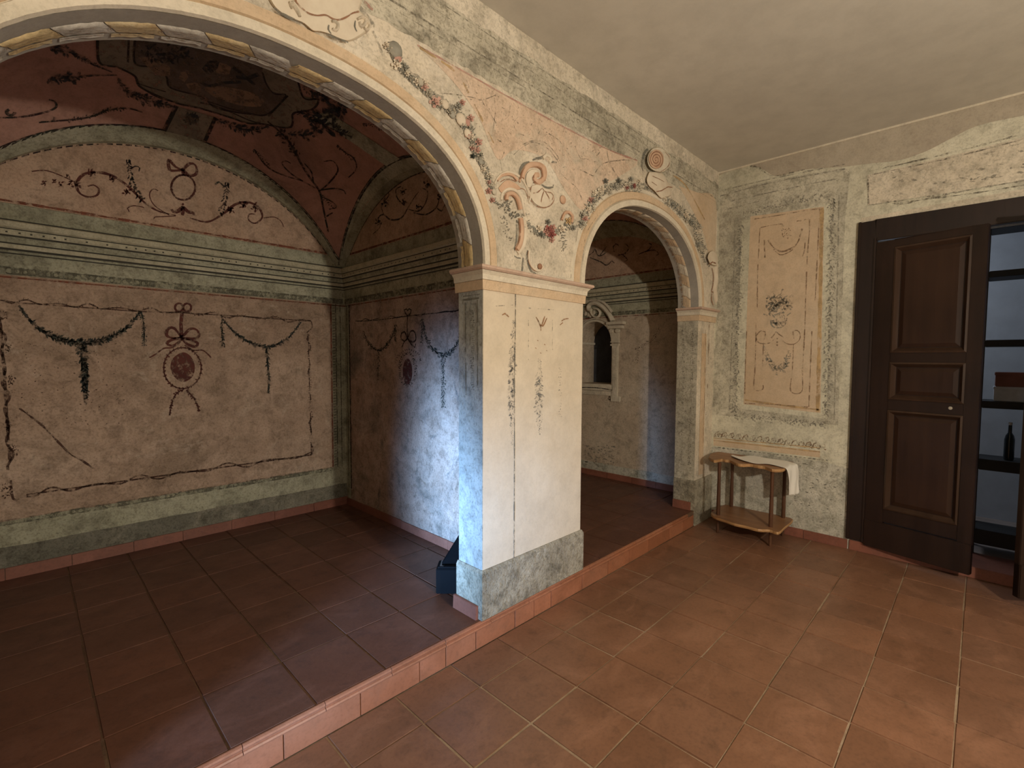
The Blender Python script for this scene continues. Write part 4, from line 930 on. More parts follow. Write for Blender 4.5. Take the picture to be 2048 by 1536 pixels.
# ---------------------------------------------------------------- arcade front: painted bands and spandrels
W = wall_arcade
def strip_world(z0, z1, mat, nm, x0=-2.6, x1=XD, lift=0.001, jag=0.0, seed=0, par=None):
    m_ = MB(); rr_ = random.Random(seed); n = 90; t = [z1+rr_.uniform(-jag, jag) for _ in range(n+1)]; b = [z0+rr_.uniform(-jag, jag) for _ in range(n+1)]
    for i in range(n):
        u, v = x0+(x1-x0)*i/n, x0+(x1-x0)*(i+1)/n; m_.quad((u, YA-lift, b[i]), (v, YA-lift, b[i+1]), (v, YA-lift, t[i+1]), (u, YA-lift, t[i]))
    return obj(nm, m_, M[mat], par or W)
def area(sf, pts, mat, nm, par, off=0.0, step=8, sharp=False):
    q = [(p.x, p.y) for p in cr(pts+[pts[0]], step)] if not sharp else pts
    m_ = MB(); poly(sf, m_, q[:-1] if not sharp else q, off)
    return obj(nm, m_, M[mat], par)
strip_world(3.125, ZC, 'whiteband', 'flaking_plaster_band', jag=0.012, seed=1, lift=0.0016)
strip_world(2.885, 3.13, 'greyband', 'painted_cornice_band', x0=0.98, jag=0.006, seed=2)
for z, wd in ((3.105, .005), (3.06, .003), (2.985, .009), (2.955, .003)): motif('painted_cornice_line', 'p_crack', W, lambda m: [m.quad((x, YA-.0022, z-wd/2*R.uniform(.3, 1.3)), (x+.052, YA-.0022, z-wd/2*R.uniform(.3, 1.3)), (x+.052, YA-.0022, z+wd/2), (x, YA-.0022, z+wd/2)) for x in [1.0+.052*i for i in range(68)]])
area(PA, [(835, 92), (900, 128), (1000, 186), (1100, 240), (1210, 297), (1275, 322), (1240, 352), (1190, 380), (1165, 420), (1130, 380), (1090, 318), (1030, 300), (1000, 320), (985, 300), (960, 240), (920, 180), (880, 135)], 'pinkfield', 'painted_pink_field', W)
area(PA, [(1358, 372), (1395, 385), (1431, 400), (1429, 520), (1420, 520), (1408, 470), (1385, 420)], 'ochre', 'painted_ochre_field', W)
motif('painted_red_line', 'p_rose', W, lambda m: stroke(PA, m, [(835, 90), (900, 127), (1000, 184), (1100, 239), (1210, 296), (1275, 321)], 2.6, .001, wob=.5))
motif('painted_ochre_line', 'p_ochre', W, lambda m: (stroke(PA, m, c2((960, 265), (1060, 330), (1180, 420), (1260, 560), (1330, 700), (1390, 820)), 3.5, .001, wob=.6, dash=4), stroke(PA, m, [(1345, 350), (1372, 372), (1410, 440)], 3, .001, wob=.5)))
# cracks and faded foliage
def f(m):
    for s in (((1085, 530), (1150, 535), (1220, 545), (1290, 560), (1320, 570), (1400, 540)), ((1315, 560), (1335, 600), (1370, 650), (1400, 700)), ((1390, 560), (1395, 640), (1385, 740), (1400, 780)), ((1500, 880), (1560, 830), (1620, 810), (1700, 850), (1760, 930)), ((1420, 890), (1430, 950), (1440, 1000)), ((1400, 790), (1440, 820), (1445, 870), (1430, 900))): stroke(PA, m, c2(*s), 1.4, .0015, wob=.6)
    for s in (((985, 190), (995, 250), (1020, 320), (1060, 400), (1080, 410)), ((640, 360), (700, 420), (760, 470), (800, 560)), ((760, 320), (840, 360), (880, 380)), ((880, 380), (950, 290), (1080, 262), (1150, 262)), ((350, 150), (420, 120), (520, 130), (620, 240), (640, 340)), ((870, 200), (900, 180), (930, 200), (905, 230))): stroke(PA, m, c6(*s), 1.5, .0015, wob=.6)
    stroke(PA, m, c6((980, 190), (1000, 270), (1040, 350), (1080, 410)), 3.5, .0016, taper=.5)
motif('plaster_crack', 'p_crack', W, f)
def f(m):
    rr_ = random.Random(8)
    for s in (((1230, 455), (1245, 490), (1230, 520)), ((1530, 660), (1500, 700), (1520, 750), (1560, 770)), ((1640, 660), (1660, 720), (1640, 760)), ((1480, 600), (1470, 660), (1430, 690)), ((1290, 480), (1320, 500)), ((1700, 760), (1760, 800), (1800, 860)), ((1850, 830), (1880, 900), (1920, 900))): stroke(PA, m, c2(*s), 1.2, .0014, wob=.5)
    for _ in range(260):
        u, v = rr_.random(), rr_.random(); x = 900+u*330; y = 150+(u*140)+v*110-30*u; leaf(PA, m, x, y, rr_.uniform(0, 3.1), rr_.uniform(2, 6), rr_.uniform(.8, 1.6), .0014)
motif('faded_painted_foliage', 'p_crack', W, f, kind='stuff')
# cream ground beside the big arch and pier-edge line
motif('painted_pier_line', 'p_shadow', W, lambda m: (stroke(PA, m, [(1031, 552), (1031, 640), (1029, 760), (1029, 900), (1028, 1120)], 2.6, .0022, wob=.4)))
def f(m):
    leafy(PA, m, [(1027, 640), (1026, 700), (1024, 760), (1023, 830), (1024, 890)], 5.5, 1.6, 1.3, .002, sides=2, grow=lambda t: .4+.9*math.sin(math.pi*min(1, t*1.1)), seed=2)
    leafy(PA, m, [(1079, 715), (1079, 745), (1078, 790), (1079, 830), (1080, 870)], 5.5, 1.5, 1.9, .002, grow=lambda t: .25+1.0*math.sin(math.pi*t), seed=3)
    for pts, sz in (([(1120, 735), (1120, 760), (1122, 800), (1120, 835)], 3.2),): leafy(PA, m, pts, sz, 4.5, .8, .002, seed=4)
motif('painted_leaf_drop', 'p_pier', W, f)
def f(m):
    for s in (((1076, 640), (1080, 650), (1086, 652), (1094, 636)), ((1072, 634), (1078, 644), (1082, 655), (1082, 662)), ((1090, 632), (1086, 644), (1082, 655)), ((1004, 630), (1010, 627), (1018, 634)), ((1123, 642), (1130, 638), (1137, 637)), ((1120, 650), (1126, 645))): stroke(PA, m, s, 3.4, .002, taper=.5)
    for x, y in ((1074, 680), (1088, 688), (1070, 695), (1092, 700), (1080, 705)): leaf(PA, m, x, y, .6, 4, 1.5, .002)
motif('painted_finial', 'p_finial', W, f)
motif('painted_frame_line', 'p_mid', W, lambda m: [stroke(PA, m, s, 1.6, .002, wob=.6, dash=3) for s in ([(992, 612), (1026, 610)], [(1056, 616), (1110, 620)], [(1057, 640), (1057, 720)], [(1105, 640), (1105, 700)])])
# jamb panel on the blue-lit reveal of the pier
motif('painted_jamb_frame', 'p_shadow', W, lambda m: [stroke(PJ, m, s, w_, .002, wob=.5) for s, w_ in (([(925, 600), (958, 596)], 3), ([(931, 604), (931, 700), (932, 790)], 3.2), ([(955, 600), (955, 700), (955, 775)], 3.0), ([(940, 610), (940, 690)], 1.5), ([(926, 593), (960, 588)], 1.5))])
motif('painted_jamb_ornament', 'p_shadow', W, lambda m: leafy(PJ, m, [(944, 620), (946, 680), (944, 740), (946, 780)], 3.5, 4, .8, .002, seed=3))
motif('painted_jamb_streak', 'p_crack', W, lambda m: (leafy(PK, m, [(1366, 660), (1366, 760), (1364, 850), (1362, 930)], 3, 3, .8, .002, seed=5), leafy(PK, m, [(1384, 660), (1383, 760), (1380, 850), (1378, 930)], 3.5, 3, .8, .002, seed=6)))
motif('painted_respond_strip', 'orange', W, lambda m: m.quad((4.28, YA-.002, .45), (4.38, YA-.002, .45), (4.38, YA-.002, 1.74), (4.28, YA-.002, 1.74)))
motif('painted_respond_line', 'p_line', W, lambda m: (stroke(PA, m, [(1411, 660), (1410, 760), (1406, 890)], 1.6, .003, wob=.6), stroke(PA, m, [(1419, 640), (1415, 780), (1412, 830)], 2.6, .003, wob=.8, dash=5)))

# ---------------------------------------------------------------- relief ornament of the arcade front
def relief(sf, pts, wpx, h, name, mat, par=None, taper=0.0, n=6):
    """moulded strap following a pixel polyline, h metres proud of the wall"""
    q = cr(pts, 3.0); H = [sf.hit(p.x, p.y) for p in q]; m_ = MB(); rows = []; N_ = len(H)
    for i, p in enumerate(H):
        t = (H[min(i+1, N_-1)]-H[max(i-1, 0)]).normalized(); nn = sf.nrm(p); s = t.cross(nn).normalized(); f = i/(N_-1)
        ww = wpx*(p-EYE).length/F_PX/2*((1-taper)+taper*math.sin(math.pi*min(max(f, .04), .96)))
        rows.append([p+s*ww*math.cos(math.pi*k/n)+nn*h*math.sin(math.pi*k/n)**0.7 for k in range(n+1)])
    vs = [v for r_ in rows for v in r_]; k = n+1
    m_.add(vs, [(i*k+j, i*k+j+1, (i+1)*k+j+1, (i+1)*k+j) for i in range(N_-1) for j in range(n)]+[tuple(range(k)), tuple(range((N_-1)*k, N_*k))])
    return obj(name, m_, solid(mat), par or W, smooth=True)
def slab(sf, pts, h, name, mat, par=None, step=4, dome=0.0):
    """raised plate with a rounded edge"""
    q = [(p.x, p.y) for p in cr(pts+[pts[0]], step)][:-1]; c = Vector((sum(p[0] for p in q)/len(q), sum(p[1] for p in q)/len(q))); m_ = MB(); K = [(1.0, 0), (0.985, h*.6), (0.95, h), (0.7, h+dome*.6), (0.35, h+dome)]
    n = len(q); vs = []
    for s, hh in K:
        for p in q: a = c.lerp(Vector(p), s); vs.append(sf.hit(a.x, a.y, hh))
    fs = [(k*n+i, k*n+(i+1) % n, (k+1)*n+(i+1) % n, (k+1)*n+i) for k in range(len(K)-1) for i in range(n)]+[tuple(range((len(K)-1)*n, len(K)*n))]
    m_.add(vs, fs); return obj(name, m_, solid(mat), par or W, smooth=True)
def flower(sf, x, y, rpx, mat, par, petals=5, h=0.010, centre='p_ochre', seed=0):
    rr_ = random.Random(seed+int(x*7+y)); m_ = MB(); a0 = rr_.uniform(0, 6)
    for ringr, nn_, hh, rot in ((1.0, petals, 0.004, 0), (0.6, petals, h, .6)):
        for k in range(nn_):
            a = a0+rot+2*math.pi*k/nn_; c, s = math.cos(a), math.sin(a); wv = 0.62*math.pi/nn_*1.5; pts = []
            for rr2, da, dh in ((0.05, 0, .3), (0.55, -wv*.8, .9), (0.95, -wv*.5, .5), (1.0, 0, .3), (0.95, wv*.5, .5), (0.55, wv*.8, .9)):
                pts.append(sf.hit(x+rpx*ringr*rr2*math.cos(a+da), y+rpx*ringr*rr2*math.sin(a+da), 0.006+hh*dh))
            m_.add(pts, [(0, 1, 2), (0, 2, 3), (0, 3, 4), (0, 4, 5)])
    p = sf.hit(x, y, h+.004); m_.ball(p, rpx*.2*(p-EYE).length/F_PX, nu=6, nv=4)
    return obj('flower', m_, solid(mat), par)
def fruit(sf, x, y, rpx, mat, par):
    m_ = MB(); p = sf.hit(x, y, 0.006); r_ = rpx*(p-EYE).length/F_PX; n = sf.nrm(p); m_.ball(p, r_, (1, 0.45, 1) if abs(n.y) > .5 else (0.45, 1, 1), 10, 7); return obj('fruit', m_, solid(mat), par, smooth=True)
def foliage(sf, pts, size, mat, par, name='leaves', gap=2.2, spread=1.6, seed=1, h=0.006, grow=None):
    """overlapping raised leaves, each folded along its midrib"""
    rr_ = random.Random(seed); q = cr(pts, gap); m_ = MB()
    for i in range(len(q)-1):
        k = grow(i/len(q)) if grow else 1.0
        for _ in range(2):
            t = q[i+1]-q[i]; ang = math.atan2(t.y, t.x)+rr_.uniform(-2.2, 2.2); L = size*k*rr_.uniform(.6, 1.2); wd = L*rr_.uniform(.35, .55); x = q[i].x+rr_.uniform(-spread, spread)*size*k*.5; y = q[i].y+rr_.uniform(-spread, spread)*size*k*.5; c, s = math.cos(ang), math.sin(ang); hb = rr_.uniform(.2, 1)*h
            P = [sf.hit(x+c*a*L-s*b*wd, y+s*a*L+c*b*wd, hb+hh) for a, b, hh in ((0, 0, 0), (.4, .5, -.001), (1, 0, .0), (.4, -.5, -.001), (.45, 0, .003))]
            m_.add(P, [(0, 4, 1), (1, 4, 2), (2, 4, 3), (3, 4, 0)])
    return obj(name, m_, solid(mat), par)
# flower garland climbing the right haunch of the big arch
GP = [(778, 88), (792, 115), (818, 150), (850, 178), (872, 200), (905, 222), (930, 248), (945, 275), (952, 300), (966, 330), (976, 355), (985, 380)]
motif('garland_ground', 'p_mid', W, lambda m: stroke(PA, m, GP, 24, .001, taper=.35, wob=.25))
gar = foliage(PA, GP, 9, 'p_grey', W, 'flower_garland', 2.0, 1.5, 3, grow=lambda t: 1.0-.35*t); foliage(PA, GP, 7, 'p_shadow', gar, 'leaves', 4.5, 1.2, 4, h=.004); foliage(PA, GP, 7, 'p_gold', gar, 'leaves', 3.0, 1.6, 24, h=.009)
foliage(PA, GP[3:], 6, 'p_cream', gar, 'leaves', 5.0, 1.4, 6, h=.008)
for x, y, r_, mt in ((871, 203, 13, 'p_rose'), (794, 128, 12, 'p_cream'), (850, 165, 9, 'p_cream'), (938, 270, 8, 'p_rose'), (958, 284, 8, 'p_rose'), (955, 300, 7, 'p_rose'), (942, 236, 8, 'p_rose'), (918, 212, 9, 'p_grey'), (968, 330, 6, 'p_grey'), (980, 350, 7, 'p_cream'), (790, 90, 7, 'p_crimson'), (978, 382, 7, 'p_rose'), (985, 400, 6, 'p_rose'), (925, 205, 7, 'p_rose'), (946, 312, 6, 'p_dark'), (962, 310, 5, 'p_dark')): flower(PA, x, y, r_, mt, gar)
for x, y, r_, mt in ((922, 239, 11, 'p_cream'), (791, 100, 13, 'p_grey'), (905, 230, 6, 'p_grey'), (935, 245, 6, 'p_rose'), (922, 238, 3, 'p_shadow')): fruit(PA, x, y, r_, mt, gar)
rr_ = random.Random(21)
for k, p in enumerate(cr(GP, 11)):
    x, y = p.x+rr_.uniform(-6, 6), p.y+rr_.uniform(-6, 6); mt = ('p_cream', 'p_gold', 'p_rose', 'p_gold', 'p_grey', 'p_cream')[k % 6]
    (fruit if k % 5 == 2 else flower)(PA, x, y, rr_.uniform(6, 9)*(1-.25*k/36), mt, gar)
# garlands of the small arch
for pts, sd, nm in (([(1295, 372), (1270, 376), (1240, 372), (1215, 380), (1195, 392), (1182, 412), (1172, 432), (1165, 452)], 5, 0), ([(1330, 400), (1350, 412), (1368, 428), (1384, 440), (1394, 455), (1400, 480), (1404, 500)], 6, 1)):
    motif('garland_ground', 'p_mid', W, lambda m: stroke(PA, m, pts, 20, .001, taper=.4, wob=.3))
    g = foliage(PA, pts, 7, 'p_grey', W, 'flower_garland', 1.8, 1.7, sd); foliage(PA, pts, 6, 'p_shadow', g, 'leaves', 3, 1.4, sd+9, h=.004); foliage(PA, pts, 5, 'p_cream', g, 'leaves', 4, 1.5, sd+19, h=.008); foliage(PA, pts, 6, 'p_gold', g, 'leaves', 2.4, 1.8, sd+39, h=.009)
    for k, p in enumerate(cr(pts, 10)): flower(PA, p.x+R.uniform(-6, 6), p.y+R.uniform(-5, 5), R.uniform(5.5, 8), ('p_cream', 'p_gold', 'p_grey', 'p_gold')[k % 4], g)
    if nm == 0:
        for x, y, r_, mt in ((1183, 400, 7, 'p_rose'), (1171, 437, 7, 'p_rose'), (1190, 385, 6, 'p_cream'), (1205, 378, 7, 'p_cream'), (1255, 374, 6, 'p_crimson'), (1268, 372, 6, 'p_crimson'), (1238, 362, 6, 'p_shadow'), (1212, 362, 6, 'p_shadow'), (1263, 358, 6, 'p_grey'), (1165, 430, 5, 'p_shadow'), (1280, 362, 5, 'p_cream')): flower(PA, x, y, r_, mt, g)
    else:
        for x, y, r_, mt in ((1360, 425, 7, 'p_grey'), (1376, 435, 6, 'p_cream'), (1386, 445, 7, 'p_grey'), (1345, 408, 5, 'p_grey'), (1398, 478, 4, 'p_shadow')): flower(PA, x, y, r_, mt, g)
motif('painted_ribbon_curl', 'p_cream', W, lambda m: [stroke(PA, m, s, 6, .002, wob=.2) for s in ([(1393, 452), (1398, 466), (1406, 472)], [(1403, 480), (1410, 492), (1408, 505)])])
# scrolls between the arches
C = lambda *p: [(940+x*.18885, 270+y*.18885) for x, y in p]
def dual(pts, wd, h, m1='p_scroll', m2='p_scrolld', sh=2.2, nm='stucco_scroll'):
    o = relief(PA, pts, wd, h, nm, m1, W); motif('scroll_shading', m2, o, lambda m: stroke(PA, m, [(x-sh*.6, y+sh*.4) for x, y in pts], wd*.34, h*.75)); return o
dual(C((545, 460), (560, 400), (600, 340), (650, 315), (710, 320), (760, 350), (775, 400), (770, 460), (730, 500), (690, 490), (675, 450), (690, 425), (715, 425)), 10, .016)
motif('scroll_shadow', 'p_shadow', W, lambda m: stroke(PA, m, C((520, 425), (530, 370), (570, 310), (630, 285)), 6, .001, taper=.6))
dual(C((285, 480), (330, 430), (400, 415), (460, 435), (500, 480)), 6, .008); motif('scroll_line', 'p_scrolld', W, lambda m: (stroke(PA, m, C((320, 500), (370, 470), (430, 470), (490, 495), (505, 510)), 2, .003, taper=.4), stroke(PA, m, C((650, 550), (620, 620), (640, 680), (700, 750), (790, 770), (860, 740), (890, 680), (880, 610)), 1.8, .003), stroke(PA, m, C((670, 615), (720, 600), (760, 560), (800, 600), (860, 620), (880, 600), (860, 690), (845, 715)), 2.2, .003), stroke(PA, m, C((800, 600), (830, 660), (850, 680)), 1.6, .003), stroke(PA, m, C((780, 590), (765, 650), (755, 710)), 2, .003), stroke(PA, m, C((510, 560), (580, 580), (620, 680)), 1.4, .003)))
slab(PA, C((650, 540), (720, 520), (790, 560), (880, 590), (890, 680), (840, 750), (760, 765), (680, 720), (640, 640)), .006, 'stucco_shell', 'p_cream')
motif('shell_line', 'p_scrolld', W, lambda m: [stroke(PA, m, C(*s), 2.2, .0085, taper=.4) for s in (((670, 615), (720, 605), (760, 565)), ((765, 560), (800, 600), (860, 610), (885, 640), (870, 690)), ((785, 595), (765, 650), (755, 710)), ((800, 600), (835, 660), (850, 705)))])
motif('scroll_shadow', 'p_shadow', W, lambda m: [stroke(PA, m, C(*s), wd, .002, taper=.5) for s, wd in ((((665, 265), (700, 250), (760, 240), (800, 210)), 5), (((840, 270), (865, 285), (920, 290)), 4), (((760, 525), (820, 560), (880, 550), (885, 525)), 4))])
slab(PA, C((590, 480), (600, 410), (650, 365), (720, 370), (745, 420), (720, 470), (660, 510), (640, 560), (610, 560)), .006, 'stucco_scroll_face', 'p_cream')
relief(PA, C((520, 500), (540, 420), (580, 350), (640, 305), (720, 300), (785, 340), (800, 420), (785, 480)), 4, .010, 'stucco_scroll_rim', 'p_scroll')
relief(PA, C((560, 470), (600, 560), (640, 640), (620, 720)), 5, .006, 'stucco_scroll_rim', 'p_cream', taper=.4); relief(PA, C((255, 520), (300, 445), (380, 395), (470, 410), (540, 460), (600, 560), (620, 650)), 5, .007, 'stucco_scroll_rim', 'p_cream', taper=.4)
relief(PA, C((330, 690), (340, 620), (400, 575), (480, 590), (540, 660), (560, 760), (580, 860)), 6, .008, 'stucco_scroll_rim', 'p_cream', taper=.4); slab(PA, C((300, 560), (380, 480), (470, 500), (540, 570), (480, 580), (400, 560), (330, 610)), .004, 'stucco_scroll_face', 'p_scroll')
relief(PA, C((770, 250), (800, 215), (840, 230), (855, 270), (830, 290)), 6, .010, 'stucco_scroll', 'p_cream')
# left bracket with a long strap
dual(C((380, 690), (385, 640), (430, 620), (480, 650), (510, 710), (530, 790)), 9, .016)
dual(C((530, 880), (540, 960), (540, 1060), (525, 1150), (490, 1215)), 12, .014); relief(PA, C((575, 900), (585, 1000), (580, 1100), (555, 1190), (500, 1250)), 9, .008, 'stucco_scroll', 'p_cream')
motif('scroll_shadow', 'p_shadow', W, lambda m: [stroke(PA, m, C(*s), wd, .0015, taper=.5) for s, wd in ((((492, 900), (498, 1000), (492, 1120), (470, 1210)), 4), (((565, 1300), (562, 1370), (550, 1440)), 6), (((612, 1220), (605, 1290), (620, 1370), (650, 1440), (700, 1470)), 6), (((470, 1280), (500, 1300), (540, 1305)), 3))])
dual(C((625, 1225), (620, 1290), (640, 1370), (690, 1430), (740, 1430), (770, 1400), (760, 1380), (730, 1385)), 5, .008, 'p_cream')
fruit(PA, 1080, 533, 6, 'p_scrolld', W); fruit(PA, *C((985, 685))[0], 8, 'p_scroll', W)
foliage(PA, C((240, 690), (300, 745), (370, 740), (430, 700)), 6, 'p_grey', W, 'stucco_leaves', 2, 1, 8); foliage(PA, C((380, 780), (420, 820), (480, 870), (500, 900)), 7, 'p_shadow', W, 'stucco_leaves', 2.4, 1.2, 9); foliage(PA, C((500, 840), (560, 850), (610, 840)), 6, 'p_grey', W, 'stucco_leaves', 2.2, .9, 10)
foliage(PA, C((360, 850), (370, 950), (400, 1040), (430, 1100)), 5, 'p_mid', W, 'painted_foliage', 3, 2.2, 11, h=.002)
fest = foliage(PA, C((590, 930), (640, 990), (700, 1020), (780, 1060), (860, 1050), (950, 1000), (1040, 960), (1110, 970)), 7, 'p_grey', W, 'flower_festoon', 1.8, 1.3, 12)
for x, y, r_, mt in ((840, 1000, 10, 'p_crimson'), (870, 1050, 9, 'p_crimson'), (820, 1020, 9, 'p_rose'), (880, 980, 7, 'p_rose'), (740, 990, 8, 'p_cream'), (830, 920, 6, 'p_shadow'), (870, 1110, 6, 'p_rose'), (980, 990, 8, 'p_cream'), (1050, 910, 8, 'p_ochre'), (760, 1050, 6, 'p_shadow'), (1100, 980, 6, 'p_grey')): flower(PA, *C((x, y))[0], r_, mt, fest)
dual(C((970, 900), (1000, 830), (1050, 820), (1085, 870), (1070, 930)), 6, .01); foliage(PA, C((970, 1040), (985, 1120), (990, 1230)), 6, 'p_mid', W, 'painted_foliage', 2.6, 1.6, 13, h=.002)
motif('painted_edge_line', 'p_crack', W, lambda m: (stroke(PA, m, [(1157, 450), (1150, 500), (1142, 556)], 2, .002, wob=.4), stroke(PA, m, [(1172, 545), (1166, 530), (1172, 470), (1196, 430)], 1.6, .012, wob=.4)))
# keystone of the small arch: volute above a shell apron
K_ = lambda *p: [(1150+x*.1465, 270+y*.1465) for x, y in p]
slab(PA, K_((1010, 240), (1060, 180), (1150, 165), (1230, 210), (1290, 280), (1310, 360), (1280, 450), (1200, 510), (1100, 500), (1030, 460), (990, 390), (985, 300)), .035, 'keystone_volute', 'white')
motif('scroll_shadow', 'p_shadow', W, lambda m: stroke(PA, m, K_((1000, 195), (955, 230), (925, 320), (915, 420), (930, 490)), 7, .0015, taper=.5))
vp = spiral(*K_((1085, 335))[0], 16, 2, -40, -760, 60, 1.1)
slab(PA, ovalpts(*K_((1110, 330))[0], 15.5, 20, 24)[:-1], .043, 'volute_face', 'p_scroll'); motif('volute_groove', 'p_scrolld', W, lambda m: (stroke(PA, m, [(x, y) for x, y in spiral(*K_((1110, 335))[0], 14, 1.5, 60, -980, 70, 1.3)], 1.7, .0455)))
motif('volute_rim', 'p_scrolld', W, lambda m: stroke(PA, m, K_((1230, 230), (1285, 300), (1290, 390), (1240, 460), (1170, 500)), 1.6, .036, taper=.5))
slab(PA, K_((1010, 500), (1100, 500), (1200, 530), (1240, 590), (1270, 650), (1340, 710), (1310, 770), (1310, 830), (1240, 850), (1180, 870), (1120, 810), (1080, 760), (1000, 690), (975, 600)), .022, 'keystone_shell', 'p_cream', dome=.010)
motif('shell_line', 'p_scrolld', W, lambda m: (stroke(PA, m, K_((1120, 770), (1180, 760), (1230, 730), (1280, 705), (1330, 715)), 1.8, .034), stroke(PA, m, K_((1060, 560), (1150, 600), (1220, 640)), 1.0, .033), stroke(PA, m, K_((1050, 640), (1120, 690)), 1.0, .033)))
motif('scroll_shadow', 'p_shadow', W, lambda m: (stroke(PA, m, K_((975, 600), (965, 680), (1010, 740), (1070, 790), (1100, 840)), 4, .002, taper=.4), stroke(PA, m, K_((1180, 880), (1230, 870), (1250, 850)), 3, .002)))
# bracket at the right springing
B_ = lambda *p: [(1140+x*.1888, 370+y*.1888) for x, y in p]
slab(PA, B_((1455, 770), (1470, 720), (1510, 695), (1550, 720), (1565, 790), (1560, 860), (1520, 850), (1480, 830)), .03, 'bracket_volute', 'p_cream')
relief(PA, B_((1545, 840), (1540, 900), (1545, 1000), (1530, 1100), (1540, 1200), (1560, 1260)), 12, .022, 'bracket_strap', 'p_cream'); motif('bracket_shading', 'p_scrolld', W, lambda m: (stroke(PA, m, B_((1505, 880), (1520, 960), (1515, 1060), (1500, 1130), (1525, 1140)), 3.5, .004, taper=.3), stroke(PA, m, B_((1505, 1150), (1500, 1220), (1520, 1270)), 4, .004, taper=.4), stroke(PA, m, B_((1480, 840), (1510, 815), (1545, 830)), 2.4, .033)))
foliage(PA, B_((1400, 700), (1430, 790), (1480, 860)), 5, 'p_grey', W, 'stucco_leaves', 2.2, 1.1, 15)
# cartouche above the big arch
D_ = lambda *p: [(500+x*.1465, y*.1465) for x, y in p]
slab(PA, D_((230, -60), (300, 70), (400, 170), (520, 240), (700, 310), (760, 350), (860, 430), (960, 440), (1100, 480), (1230, 540), (1350, 570), (1480, 520), (1600, 430), (1650, 330), (1600, 230), (1500, 150), (1480, -60), (900, -300)), .018, 'stucco_cartouche', 'p_cream')
motif('cartouche_line', 'p_scrolld', W, lambda m: (stroke(PA, m, D_((610, 0), (700, 100), (800, 180), (920, 210), (1040, 205), (1150, 265), (1240, 265), (1340, 220), (1400, 180), (1490, 155)), 2.4, .021, wob=.3), stroke(PA, m, D_((620, -30), (640, 40)), 2, .021)))
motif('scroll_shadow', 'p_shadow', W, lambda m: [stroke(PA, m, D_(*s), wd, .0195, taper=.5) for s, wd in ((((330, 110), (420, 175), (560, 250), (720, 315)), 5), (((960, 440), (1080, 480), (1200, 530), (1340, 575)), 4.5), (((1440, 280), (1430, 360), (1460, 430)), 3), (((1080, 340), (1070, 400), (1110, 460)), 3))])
[relief(PA, D_(*s), wd, .030, 'cartouche_scroll', 'cream', W, taper=.4) for s, wd in ((((1430, 300), (1480, 270), (1540, 290), (1540, 350), (1480, 400), (1460, 340)), 6), (((1560, 330), (1600, 380), (1570, 440), (1520, 420)), 5), (((1080, 330), (1130, 330), (1170, 380), (1140, 450), (1090, 430)), 6), (((500, 80), (560, 110), (620, 200), (650, 270)), 7), (((560, 60), (520, 100), (540, 160)), 4))]
motif('painted_side_strap', 'p_mid', W, lambda m: (stroke(PA, m, D_((1400, -20), (1500, 100), (1600, 220), (1680, 330)), 8, .002), stroke(PA, m, D_((1680, 420), (1740, 560), (1800, 700), (1820, 770)), 4, .002)))
motif('painted_side_scroll', 'p_rose', W, lambda m: stroke(PA, m, D_((1560, 20), (1620, 80), (1680, 130)), 6, .002, taper=.4))

# ---------------------------------------------------------------- door wall painting
W = wall_right
area(PD, [(1424, 348), (1500, 331), (1720, 274), (2060, 186), (2060, 150), (1440, 330)], 'patch', 'bare_render_strip', W, 0, sharp=True) if False else None
area(PD, [(1436, 352), (1480, 335), (1516, 334), (1550, 352), (1580, 346), (1617, 338), (1680, 334), (1741, 327), (1800, 320), (1853, 302), (1900, 278), (1960, 250), (2060, 228), (2120, 210), (2120, 160), (1760, 255), (1440, 338)], 'patch', 'bare_render_patch', W, .0004)
motif('render_patch_edge', 'p_crack', W, lambda m: stroke(PD, m, [(1500, 333), (1516, 334), (1535, 348), (1550, 352), (1580, 346), (1610, 339)], 2.2, .001, wob=.6))
area(PD, [(1440, 385), (1560, 358), (1690, 335), (1700, 345), (1690, 440), (1685, 600), (1676, 850), (1456, 832), (1425, 830), (1436, 560)], 'doorgrey', 'painted_grey_ground', W, .0002, sharp=True)
area(PD, [(1484, 442), (1660, 407), (1654, 838), (1472, 816)], 'doorwall', 'painted_panel_margin', W, .0006, sharp=True)
pan = area(PD, [(1501, 433), (1648, 413), (1641, 826), (1487, 808)], 'ochre', 'painted_ochre_panel', W, .0012, sharp=True)
q6 = lambda *p: [(1480+x*.1432, 400+y*.1432) for x, y in p]; q7 = lambda *p: [(1480+x*.15625, 600+y*.15625) for x, y in p]
motif('painted_panel_edge', 'p_ochre', W, lambda m: (stroke(PD, m, [(1644, 416), (1641, 560), (1638, 700), (1635, 824)], 5, .0018, wob=.3), stroke(PD, m, [(1490, 800), (1560, 810), (1640, 820)], 3, .0018, wob=.4)))
